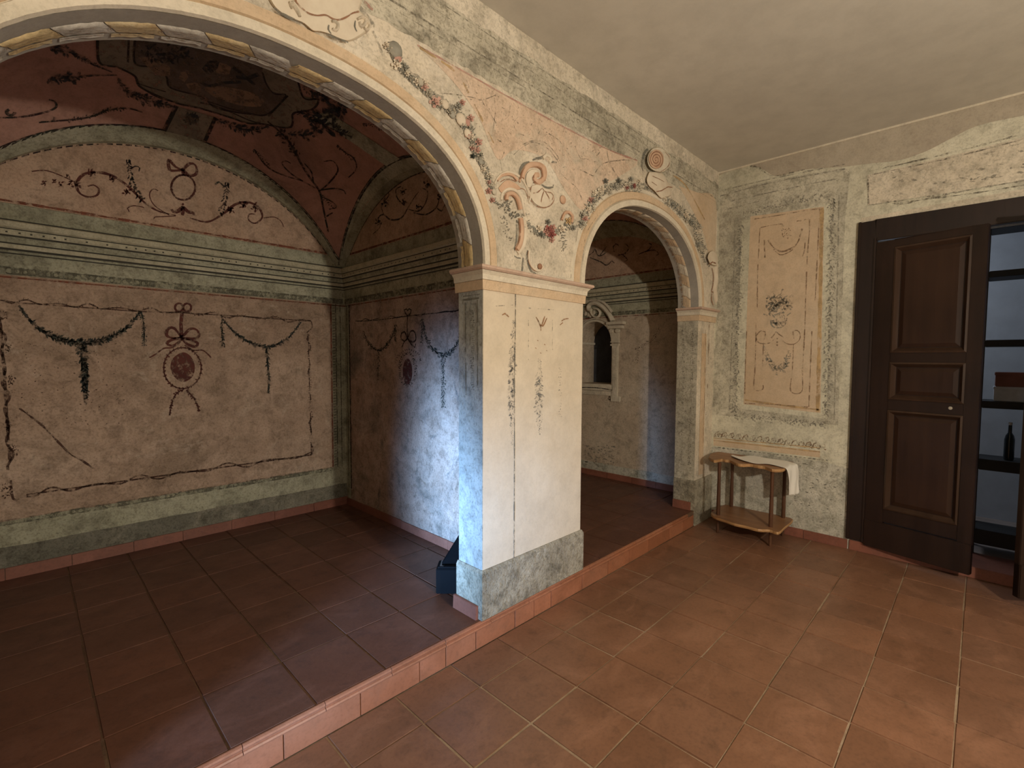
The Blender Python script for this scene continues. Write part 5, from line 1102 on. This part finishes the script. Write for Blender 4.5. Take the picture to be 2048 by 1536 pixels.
def f(m):
    o = .002
    for s in (((290, 385), (450, 350), (590, 335), (605, 370)), ((280, 390), (270, 520), (265, 680), (255, 820)), ((970, 270), (970, 420), (955, 600), (940, 780), (935, 900)), ((200, 265), (500, 220), (900, 150), (1120, 120)), ((250, 900), (245, 1100), (240, 1500)), ((930, 1000), (925, 1200), (910, 1520)), ((1110, 130), (1100, 400), (1075, 900), (1050, 1400))): stroke(PD, m, q6(*s), 1.6, o, wob=.5)
    stroke(PD, m, q6((740, 305), (860, 285), (980, 265)), 2, o, dash=1)
    stroke(PD, m, q6((340, 560), (342, 680), (348, 790)), 2.2, o); oval(PD, m, *q6((348, 795))[0], 2, 2, o); stroke(PD, m, q6((910, 580), (900, 700), (880, 780)), 1.6, o); oval(PD, m, *q6((878, 783))[0], 2.2, 2, o)
    stroke(PD, m, q6((395, 560), (440, 630), (500, 690), (580, 720), (680, 695), (770, 640), (820, 560), (845, 470), (870, 400)), 2.6, o, wob=.5); stroke(PD, m, q6((470, 690), (560, 765), (660, 740), (740, 690)), 1.6, o)
    leafy(PD, m, q6((580, 410), (640, 430), (700, 400)), 4, 3, .8, o, seed=1); leafy(PD, m, q6((590, 490), (640, 480), (690, 515)), 5, 2.5, .9, o, seed=2)
    for s in (((205, 560), (215, 450), (270, 395), (320, 405), (320, 470), (300, 520)), ((205, 480), (230, 540), (300, 560), (390, 545), (450, 490)), ((540, 520), (600, 560), (690, 565), (760, 510), (770, 430), (730, 390), (680, 405), (690, 500)), ((400, 485), (440, 440), (460, 405), (500, 440), (555, 475)), ((205, 300), (200, 600), (190, 900), (182, 1140), (290, 1145), (295, 1090)), ((300, 540), (295, 700), (290, 850)), ((685, 570), (670, 900), (650, 1165), (790, 1170), (800, 900), (820, 550), (840, 120)), ((60, 1325), (400, 1335), (870, 1370)), ((85, 400), (70, 800), (60, 1200)), ((920, 400), (900, 900), (880, 1370))): stroke(PD, m, q7(*s), 1.6, o, wob=.5)
    for y in (490, 540, 575): oval(PD, m, *q7((475, y))[0], 1.8, 2, o)
motif('painted_panel_lines', 'p_line', pan, f)
def f(m):
    o = .0022
    leafy(PD, m, q6((360, 1380), (480, 1400), (620, 1390), (710, 1380)), 7, 2, 1.5, o, seed=3); leafy(PD, m, q6((380, 1480), (520, 1470), (700, 1480)), 7, 2, 1.5, o, seed=4); leafy(PD, m, q6((420, 1440), (540, 1350), (640, 1430)), 6, 2.4, 1.2, o, seed=7)
    stroke(PD, m, q6((465, 1285), (490, 1350)), 1.6, o); stroke(PD, m, q6((592, 1250), (565, 1330)), 1.6, o); oval(PD, m, *q6((465, 1282))[0], 2, 1.6, o); oval(PD, m, *q6((594, 1250))[0], 2, 1.8, o)
    leafy(PD, m, q7((350, 130), (480, 60), (640, 50)), 8, 2.2, 1.2, o, seed=5); leafy(PD, m, q7((360, 150), (470, 180), (560, 190)), 7, 2.4, 1.0, o, seed=6)
    for s in (((390, 240), (400, 310), (440, 350), (520, 350), (580, 310), (600, 230)), ((300, 180), (350, 200)), ((600, 200), (650, 165)), ((400, 290), (480, 300), (590, 280)), ((470, 240), (475, 340))): stroke(PD, m, q7(*s), 2.2, o, wob=.4)
    leafy(PD, m, q7((400, 260), (460, 300), (540, 300), (590, 260)), 6, 2.4, 1.0, o, seed=8)
    leafy(PD, m, q7((305, 580), (340, 690), (370, 790), (420, 860), (490, 890), (560, 850), (600, 760), (630, 640)), 5.5, 2.0, 1.1, o, grow=lambda t: .35+1.1*math.sin(math.pi*t), seed=9)
motif('painted_flower_urn', 'p_grey', pan, f)
def f(m):
    o = .001
    for pts, sz, sd in (([(1481, 450), (1478, 560), (1474, 680), (1471, 760), (1468, 825)], 8, 1), ([(1664, 395), (1663, 500), (1660, 600), (1656, 700), (1652, 830)], 9, 2), ([(1468, 832), (1530, 838), (1590, 844), (1652, 850)], 7, 3), ([(1485, 432), (1540, 412), (1600, 400), (1660, 388)], 7, 4)): leafy(PD, m, pts, sz*.75, 3.2, 1.9, o, seed=sd)
motif('painted_leaf_border', 'p_mid', W, f)
motif('painted_leaf_border', 'p_grey', W, lambda m: [leafy(PD, m, p, 4.5, 5, 1.8, .0014, seed=s) for p, s in (([(1480, 450), (1477, 560), (1470, 760), (1468, 825)], 5), ([(1663, 405), (1660, 600), (1652, 830)], 6), ([(1470, 832), (1652, 850)], 7))])
motif('painted_frame_line', 'p_mid', W, lambda m: [stroke(PD, m, s, 1.6, .0008, wob=.6) for s in ([(1470, 440), (1466, 600), (1458, 834)], [(1678, 390), (1674, 600), (1668, 850)], [(1441, 392), (1540, 366), (1690, 338)], [(1441, 382), (1540, 358), (1690, 328)], [(1448, 420), (1520, 402)], [(1462, 402), (1600, 372), (1672, 358)])])
# dado strip with acanthus running border
area(PD, [(1427, 878), (1640, 902), (1640, 915), (1427, 891)], 'ochre', 'painted_dado_strip', W, .0006, sharp=True)
motif('painted_dado_line', 'p_ochre', W, lambda m: (stroke(PD, m, [(1427, 881), (1530, 892), (1640, 904)], 2, .0012, wob=.4), stroke(PD, m, [(1427, 876), (1640, 896)], 1.6, .0012, wob=.4)))
def f(m):
    x = 1428
    while x < 1645:
        y = 866+(x-1428)*.115
        stroke(PD, m, [(x, y+8), (x+4, y-1), (x+10, y-3), (x+13, y+3), (x+8, y+6), (x+14, y+10)], 1.8, .001, wob=.4); leafy(PD, m, [(x, y+4), (x+12, y+3)], 4, 3, .8, .001, seed=int(x)); x += 14
motif('painted_acanthus_border', 'p_line', W, f)
area(PD, [(1424, 893), (1500, 902), (1655, 925), (1702, 940), (1702, 1100), (1418, 1040)], 'damp', 'damp_plaster_dado', W, .0004, sharp=True)
def f(m):
    for k in range(26):
        x = 1426+k*9; y = 894+(x-1426)*.118; leaf(PD, m, x, y, .1, R.uniform(5, 10), R.uniform(1.5, 3.5), .001)
    for _ in range(60): leaf(PD, m, R.uniform(1585, 1695), R.uniform(925, 1045), R.uniform(-.3, .5), R.uniform(2, 9), R.uniform(1, 2.5), .001)
motif('dado_broken_edge', 'p_shadow', W, f)
# painted panel over the door
area(PD, [(1735, 350), (1900, 312), (2120, 255), (2120, 342), (2050, 360), (1900, 385), (1736, 410)], 'whiteband', 'painted_overdoor_panel', W, .0008, sharp=True)
motif('painted_overdoor_frame', 'p_crack', W, lambda m: [stroke(PD, m, s, wd, .0014, wob=.6) for s, wd in (([(1735, 352), (1737, 408)], 2.5), ([(1732, 344), (1900, 306), (2060, 264)], 2), ([(1740, 350), (1900, 316), (2060, 275)], 1.5), ([(1737, 410), (1850, 394), (1950, 378), (2060, 358)], 2), ([(1800, 405), (1950, 386), (2060, 368)], 1.5), ([(1770, 402), (1800, 408), (1850, 398), (1900, 388)], 1.8))])
def f(m):
    rr_ = random.Random(3)
    for _ in range(45):
        x = rr_.uniform(1780, 2050); y = 390-(x-1780)*.17-rr_.random()**2*60; leaf(PD, m, x, y, rr_.uniform(-.5, .2), rr_.uniform(6, 22), rr_.uniform(2, 6), .0013)
motif('overdoor_flaking', 'p_mid', W, f, kind='stuff')
motif('painted_overdoor_rim', 'cream', W, lambda m: poly(PD, m, [(1722, 436), (2120, 365), (2120, 378), (1722, 448)], .0006))
# ================================================================== NICHE FRAME
W = wall_ra
def prr(y0, y1, z0, z1, h, nm, mt, **k): m_ = MB(); m_.box((XR-h, y0, z0), (XR, y1, z1)); return obj(nm, m_, M[mt], W, bevel=0.004, **k)
prr(2.895, 2.975, 1.09, 1.66, .020, 'niche_pilaster', 'white'); prr(2.91, 2.96, 1.12, 1.63, .026, 'niche_pilaster_panel', 'cream')
prr(2.88, 2.99, 1.655, 1.675, .035, 'niche_capital_ring', 'white'); prr(2.88, 2.99, 1.69, 1.705, .035, 'niche_capital_ring', 'white'); prr(2.885, 2.985, 1.705, 1.84, .026, 'niche_capital', 'white')
for y in (2.895, 2.972):
    m_ = MB(); m_.tube([(XR-.01, y, 1.82), (XR-.05, y, 1.82)], .024, 10); obj('niche_capital_volute', m_, M['white'], W, smooth=True)
prr(2.83, 3.02, 1.845, 1.875, .055, 'niche_abacus', 'white'); prr(2.81, 3.03, 1.89, 1.92, .065, 'niche_abacus', 'white'); prr(2.86, 2.98, 1.03, 1.09, .024, 'niche_ear', 'white')
prr(2.975, 3.60, 1.145, 1.215, .022, 'niche_sill', 'white'); prr(2.975, 3.60, 1.09, 1.14, .014, 'niche_sill', 'cream')
def archring(r0, r1, h, nm, mt):
    m_ = MB(); cy, a = (NY0+NY1)/2, (NY1-NY0)/2; b = NZ1-NZS; n = 20; pr = [(r0, 0), (r0+.003, h), (r1-.003, h), (r1, 0)]; vs = []
    for i in range(n+1):
        th = math.pi*i/n
        for r_, hh in pr: vs.append((XR-hh, cy-(a+r_)*math.cos(th), NZS+(b+r_)*math.sin(th)))
    m_.add(vs, [(i*4+j, i*4+j+1, (i+1)*4+j+1, (i+1)*4+j) for i in range(n) for j in range(3)]); return obj(nm, m_, M[mt], W)
archring(0.001, .028, .02, 'niche_archivolt', 'white'); archring(.034, .05, .012, 'niche_archivolt', 'cream')
n1 = T(.1498, 1150, 590)
relief(PR, n1((510, 350), (470, 270), (420, 200), (350, 140), (280, 110), (220, 120), (190, 160), (200, 200), (235, 205)), 9, .05, 'niche_scroll', 'white', W)
relief(PR, n1((500, 230), (440, 150), (370, 90), (290, 70), (200, 75), (130, 100)), 6, .035, 'niche_scroll', 'cream', W)
relief(PR, n1((220, 230), (260, 290), (320, 290), (345, 240), (310, 190), (260, 180)), 4, .035, 'niche_shell', 'white', W)
for p in ((150, 200), (180, 260), (220, 250), (250, 235), (170, 160), (140, 250), (205, 275)): fruit(PR, *n1(p)[0], 4.2, 'cream', W)
motif('scroll_shadow', 'p_vine', W, lambda m: (stroke(PR, m, n1((505, 375), (450, 300), (390, 230), (350, 190)), 6, .001, taper=.4), stroke(PR, m, n1((120, 290), (180, 310), (260, 315), (320, 300)), 3, .001), stroke(PR, m, n1((80, 1300), (300, 1310), (470, 1330), (440, 1390), (600, 1410)), 1.6, .001), stroke(PR, m, n1((80, 1235), (300, 1240), (500, 1270)), 1.4, .024)))
m_ = MB(); m_.box((XR+.01, NY1-.03, 1.85-.17), (XR+ND-.02, NY1, 1.875-.17)); obj('niche_ledge', m_, M['white'], W)

# ================================================================== DOOR
door = MB()
HY, LW = 0.600, 0.620
fr_ = MB()
for lo, hi in (((XD-.022, .612, 0.085), (XD+.10, .715, 2.562)), ((XD-.022, -.80, 2.415), (XD+.10, .612, 2.562)), ((XD-.022, -.82, 0.0), (XD+.10, -.715, 2.562))): fr_.box(lo, hi)
door_1 = struct('door_1', fr_, M['doorframe'], bevel=.006)
m_ = MB()
for lo, hi in (((XD-.032, .600, .085), (XD+.02, .622, 2.43)), ((XD-.032, -.72, 2.405), (XD+.02, .612, 2.425)), ((XD-.03, .70, .085), (XD+.02, .722, 2.565))): m_.box(lo, hi)
obj('frame_moulding', m_, M['doorwood'], door_1, bevel=.005)
leafroot = bpy.data.objects.new('door_leaf', None); COL.objects.link(leafroot); leafroot.parent = door_1
def make_leaf(hx, hy, dirv, tag_):
    """panelled leaf in local frame: t along the leaf from the hinge, n outwards towards the room"""
    dv = Vector(dirv).normalized(); nv = Vector((-dv.y, dv.x))
    if nv.x > 0: nv = -nv
    def L(t, n, z): q = Vector((hx, hy))+dv*t+nv*n; return (q.x, q.y, z)
    def bx(m, t0, t1, z0, z1, n0, n1): m.add([L(t0, n0, z0), L(t1, n0, z0), L(t1, n1, z0), L(t0, n1, z0), L(t0, n0, z1), L(t1, n0, z1), L(t1, n1, z1), L(t0, n1, z1)], [(0, 3, 2, 1), (4, 5, 6, 7), (0, 1, 5, 4), (1, 2, 6, 5), (2, 3, 7, 6), (3, 0, 4, 7)])
    root = None
    def put(nm, m, mt, **k):
        nonlocal root
        if root is None: root = obj(nm, m, M[mt], door_1, **k)
        else: obj(nm, m, M[mt], root, **k)
    m = MB()
    for a in ((0.0, .118, .07, 2.39), (.545, LW, .07, 2.39), (.118, .545, 2.335, 2.39), (.118, .545, 1.49, 1.56), (.118, .545, 1.135, 1.215), (.118, .545, .285, .385)): bx(m, a[0], a[1], a[2], a[3], -.02, .018)
    put('door_leaf', m, 'doorwood', bevel=.003)
    m = MB(); bx(m, 0.0, LW, .07, .278, -.02, .026); put('kick_board', m, 'doorwood', bevel=.004)
    for z0, z1 in ((1.56, 2.335), (1.215, 1.49), (.385, 1.135)):
        # sloping moulding around each panel
        m = MB(); t0, t1 = .118, .545; ins = .034; O = [(t0, z0), (t1, z0), (t1, z1), (t0, z1)]; I_ = [(t0+ins, z0+ins), (t1-ins, z0+ins), (t1-ins, z1-ins), (t0+ins, z1-ins)]
        for i in range(4):
            a, b, c, d_ = O[i], O[(i+1) % 4], I_[(i+1) % 4], I_[i]; md = lambda p, q: ((p[0]*.65+q[0]*.35), (p[1]*.65+q[1]*.35))
            a2, b2 = md(a, d_), md(b, c)
            m.quad(L(a[0], .022, a[1]), L(b[0], .022, b[1]), L(b2[0], .026, b2[1]), L(a2[0], .026, a2[1])); m.quad(L(a2[0], .026, a2[1]), L(b2[0], .026, b2[1]), L(c[0], -.006, c[1]), L(d_[0], -.006, d_[1]))
        put('panel_moulding', m, 'doormould')
        m = MB(); bx(m, t0, t1, z0, z1, -.016, -.006); put('panel', m, 'doorwood')
        m = MB(); e = .032; q = [(t0+ins+e*.2, z0+ins+e*.2), (t1-ins-e*.2, z0+ins+e*.2), (t1-ins-e*.2, z1-ins-e*.2), (t0+ins+e*.2, z1-ins-e*.2)]; q2_ = [(t0+ins+e, z0+ins+e), (t1-ins-e, z0+ins+e), (t1-ins-e, z1-ins-e), (t0+ins+e, z1-ins-e)]
        for i in range(4): a, b, c, d_ = q[i], q[(i+1) % 4], q2_[(i+1) % 4], q2_[i]; m.quad(L(a[0], -.005, a[1]), L(b[0], -.005, b[1]), L(c[0], .002, c[1]), L(d_[0], .002, d_[1]))
        m.add([L(p[0], .002, p[1]) for p in q2_], [(0, 1, 2, 3)]); put('raised_field', m, 'doorpanel')
    if tag_:
        m = MB(); m.tube([L(.478, .018, 1.181), L(.478, .024, 1.181)], .011, 10); m.tube([L(.478, .024, 1.181), L(.478, .028, 1.181)], .006, 8); put('keyhole_plate', m, 'brass')
M['doormould'] = wood('walnut_moulding', (0.026, 0.014, 0.009), (0.055, 0.031, 0.02), rough=0.3)
M['doorpanel'] = wood('walnut_panel', (0.018, 0.008, 0.0055), (0.036, 0.017, 0.010), rough=0.36)
bpy.data.objects.remove(leafroot)
make_leaf(4.55, HY, (-.24, -.97), True)
make_leaf(4.55, -.695, (-.60, .80), False)
# threshold and the room beyond
m_ = MB(); m_.box((XD-.014, -.72, 0), (XD+.35, .70, .078)); thr = struct('threshold', m_, M['skirt'], bevel=.004)
m_ = MB(); m_.box((XD+.12, -1.6, -.1), (7.2, 2.0, .076)); struct('floor_back_room', m_, M['backfloor'])
m_ = MB(); m_.box((6.1, -1.6, 0), (6.2, 1.9, 3.2)); wb_ = struct('wall_back_room', m_, M['backroom'])
m_ = MB(); m_.box((XD+.13, 1.75, 0), (6.2, 1.80, 3.2)); m_.box((XD+.13, -1.65, 0), (6.2, -1.6, 3.2)); m_.box((XD+.13, -1.65, 3.2), (6.2, 1.8, 3.25)); struct('wall_back_room_sides', m_, M['backroom'])
light('back_room_area_light', 'AREA', (5.7, 1.2, 2.4), 11, (0.80, 0.88, 1.0), shape='RECTANGLE', size=0.8, size_y=0.8).rotation_euler = (math.radians(-60), 0, math.radians(10))  # area light standing free in the room beyond, no window built
sh = thing('shelf_unit', (5.0, -.22, .076), 'black open shelf unit standing beyond the open door', 'shelves')
X1, X2 = 4.90, 5.16
for z0, z1 in ((.152, .262), (.705, .785), (1.16, 1.212), (1.608, 1.655), (2.105, 2.15), (2.45, 2.53)):
    m_ = MB(); m_.box((X1, -.56, z0), (X2, -.012, z1)); part('shelf_board', m_, M['blackwood'], sh, bevel=.003)
for x, y in ((X1-.002, -.012), (X1-.002, -.56), (X2-.03, -.012), (X2-.03, -.56)): m_ = MB(); m_.box((x, y-.0, .076), (x+.034, y+.034, 2.53)); part('post', m_, M['blackwood'], sh)
def bookbox(nm, lo, hi, mt, lab, cat): t = thing(nm, ((lo[0]+hi[0])/2, (lo[1]+hi[1])/2, lo[2]), lab, cat); m_ = MB(); m_.box(lo, hi); part('body', m_, M[mt], t, bevel=.004); return t
M['redbox'] = plain('brick_red_card', (0.21, 0.09, 0.07), .8); M['whitebox'] = plain('pale_grey_card', (0.52, 0.54, 0.58), .8); M['bottle'] = plain('dark_bottle_glass', (0.02, 0.025, 0.03), .15)
t = bookbox('storage_box', (4.93, -.50, 1.213), (5.12, -.07, 1.30), 'whitebox', 'pale grey flat box on the shelf beyond the door, under the red one', 'box'); m_ = MB(); m_.box((4.926, -.504, 1.298), (5.124, -.066, 1.318)); part('lid', m_, M['whitebox'], t, bevel=.003)
t = bookbox('storage_box', (4.935, -.50, 1.3185), (5.115, -.075, 1.40), 'redbox', 'brick red flat box lying on a pale box in the black shelves', 'box'); m_ = MB(); m_.box((4.931, -.504, 1.398), (5.119, -.071, 1.422)); part('lid', m_, M['redbox'], t, bevel=.003)
t = thing('bottle', (4.98, -.165, .786), 'slim dark bottle standing on a shelf beyond the open door', 'bottle')
m_ = MB(); z = .786; m_.tube([(4.98, -.165, z), (4.98, -.165, z+.01), (4.98, -.165, z+.15), (4.98, -.165, z+.18), (4.98, -.165, z+.20), (4.98, -.165, z+.255)], [.024, .028, .028, .022, .011, .010], 14); part('glass', m_, M['bottle'], t, smooth=True); m_ = MB(); m_.tube([(4.98, -.165, z+.255), (4.98, -.165, z+.275)], .011, 10); part('stopper', m_, M['whitebox'], t)

# ================================================================== SIDE TABLE WITH CLOTH
q8 = T(.15625, 1360, 880)
tb = thing('side_table', (4.34, 1.37, 0), 'two tier live-edge wooden side table with slim legs by the wall', 'table')
def boardpts(front, back, z, n=1):
    P = [onz(x, y, z) for x, y in q8(*front)]+[onz(x, y, z) for x, y in q8(*back)]
    for p in P: p.x = min(p.x, XD-.02); p.y = min(p.y, YA-.02)
    out = []
    q = [Vector((p.x, p.y)) for p in P]; k = len(q)
    for i in range(k):
        a, b, c, d_ = q[i-1], q[i], q[(i+1) % k], q[(i+2) % k]
        for j in range(3):
            t = j/3; out.append(0.5*((2*b)+(c-a)*t+(2*a-5*b+4*c-d_)*t*t+(3*b-a-3*c+d_)*t**3))
    return out
def board(nm, outl, z0, z1):
    n = len(outl); m_ = MB(); rr_ = random.Random(2); c = sum(outl, Vector((0, 0)))/n; vs = []
    for zz, s in ((z0, .985), (z0+(z1-z0)*.4, 1.0), (z0+(z1-z0)*.75, .995), (z1, .985)):
        for p in outl: q = c+(p-c)*(s+rr_.uniform(-.004, .004)); vs.append((q.x, q.y, zz))
    m_.add(vs, [(k*n+i, k*n+(i+1) % n, (k+1)*n+(i+1) % n, (k+1)*n+i) for k in range(3) for i in range(n)]+[tuple(range(n))[::-1]])
    o = part(nm, m_, M['tableedge'], tb); m2 = MB(); m2.add([(c.x+(p.x-c.x)*.984, c.y+(p.y-c.y)*.984, z1+.0004) for p in outl], [tuple(range(n))])
    t_ = obj(nm+'_face', m2, M['tabletop']); t_.parent = o; return o
top = boardpts(((365, 245), (430, 285), (520, 270), (580, 280), (640, 288), (720, 328), (800, 342), (900, 338), (1000, 358), (1090, 372), (1180, 405), (1270, 408), (1335, 400)), ((1400, 345), (1470, 300), (1420, 262), (1250, 225), (1000, 190), (800, 165), (640, 155), (500, 172), (400, 200)), .620)
board('tabletop', top, .616, .640)
she = boardpts(((395, 935), (430, 985), (560, 1030), (700, 1080), (850, 1112), (1000, 1152), (1150, 1160), (1240, 1190), (1285, 1182)), ((1350, 1120), (1450, 1025), (1300, 978), (1000, 918), (800, 868), (700, 850), (560, 838), (480, 880)), .15)
board('shelf', she, .134, .157)
LEGS = [(4.18, 1.584), (4.177, 1.165), (4.5, 1.16), (4.5, 1.59)]
for x, y in LEGS:
    m_ = MB(); r_ = .0115
    m_.tube([(x, y, 0.0), (x, y, .012), (x, y, .10), (x, y, .155), (x, y, .17), (x, y, .34), (x, y, .45), (x, y, .59), (x, y, .617)], [.010, .0125, .0115, .0135, .0165, .0155, .0135, .0145, .016], 10); part('leg', m_, M['tableleg'], tb, smooth=True)
# cloth lying on the table and hanging over its near end
def cloth_mesh():
    FR = [onz(x, y, .646) for x, y in q8((648, 205), (740, 250), (820, 275), (920, 296), (1010, 305), (1100, 308), (1180, 322), (1260, 338), (1335, 352))]
    BK = [onz(x, y, .646) for x, y in q8((664, 196), (740, 212), (800, 212), (900, 200), (1010, 225), (1120, 240), (1250, 238), (1380, 265), (1480, 300))]
    for p in FR+BK: p.x = min(p.x, XD-.03)
    rows = []; nv = 10; rr_ = random.Random(4)
    for i, (a, b) in enumerate(zip(FR, BK)):
        row = []
        for j in range(nv+1):
            p = a.lerp(b, j/nv); f = i/(len(FR)-1); p.z = .643+.006*(1+math.sin(i*1.3+j*.9))*(0.5+.5*math.sin(j*.7+i*.5)); row.append(p)
        rows.append(row)
    a0, b0 = FR[-1], BK[-1]
    d_ = Vector((0, -1, 0)); drop = [(.012, .638), (.022, .618), (.028, .57), (.030, .53), (.026, .49), (.030, .45), (.028, .425)]
    for k, (o_, z) in enumerate(drop):
        row = []
        for j in range(nv+1):
            p = a0.lerp(b0, j/nv); sag = .010*math.sin(j*1.1+k*.35)*min(1, k/3); p = p+d_*(o_+sag)+Vector((0, 0, 0)); p.z = z-(.03*j/nv if k == len(drop)-1 else .012*j/nv*k/6)+.004*math.sin(j*2+k); row.append(p)
        rows.append(row)
    m_ = MB(); k = nv+1; vs = [p for r_ in rows for p in r_]; m_.add(vs, [(i*k+j, i*k+j+1, (i+1)*k+j+1, (i+1)*k+j) for i in range(len(rows)-1) for j in range(nv)]); return m_
cl = obj('cloth', cloth_mesh(), M['cloth'], smooth=True); tag(cl, 'white cotton cloth draped over the near end of the wooden table', 'cloth')
sm = cl.modifiers.new('s', 'SOLIDIFY'); sm.thickness = .0035; sm.offset = 1; sb = cl.modifiers.new('b', 'SUBSURF'); sb.levels = 1; sb.render_levels = 2

# ================================================================== BLACK FLOOR LAMP HOUSING BEHIND THE PIER
bx_ = thing('floor_uplight', (1.76, 2.20, HS), 'black metal floor uplight box hidden behind the pale pier', 'lamp')
def onY(x, y, Y): v = ray(x, y); return EYE+v*(Y/v.y)
P0 = onz(872, 1188, HS); ea, eb = Vector((.7071, -.7071, 0)), Vector((.7071, .7071, 0))
zt = onY(873, 1137, P0.y).z
Q = [P0, P0+ea*.17, P0+ea*.17+eb*.13, P0+eb*.13]
m_ = MB(); m_.prism(Q, (0, 0, zt-HS-.004)); part('housing', m_, M['black'], bx_, bevel=.004)
A = onY(884, 1129, P0.y+.02); B = onY(934, 1048, P0.y+.06); up_ = Vector((.015, .02, .004))
C_ = A+ea*.15; D_2 = B+ea*.12
m_ = MB(); m_.prism([A, C_, D_2, B], up_); part('barn_door', m_, M['black'], bx_)
m_ = MB(); m_.tube([P0+ea*.01+Vector((.01, .012, zt-HS)), P0+ea*.16+Vector((.01, .012, zt-HS))], .008, 8); part('hinge', m_, M['black'], bx_)
m_ = MB(); m_.prism([q.lerp((Q[0]+Q[2])/2, .2)+Vector((0, 0, zt-HS-.004)) for q in Q], (0, 0, .003)); part('lens', m_, M['bottle'], bx_)
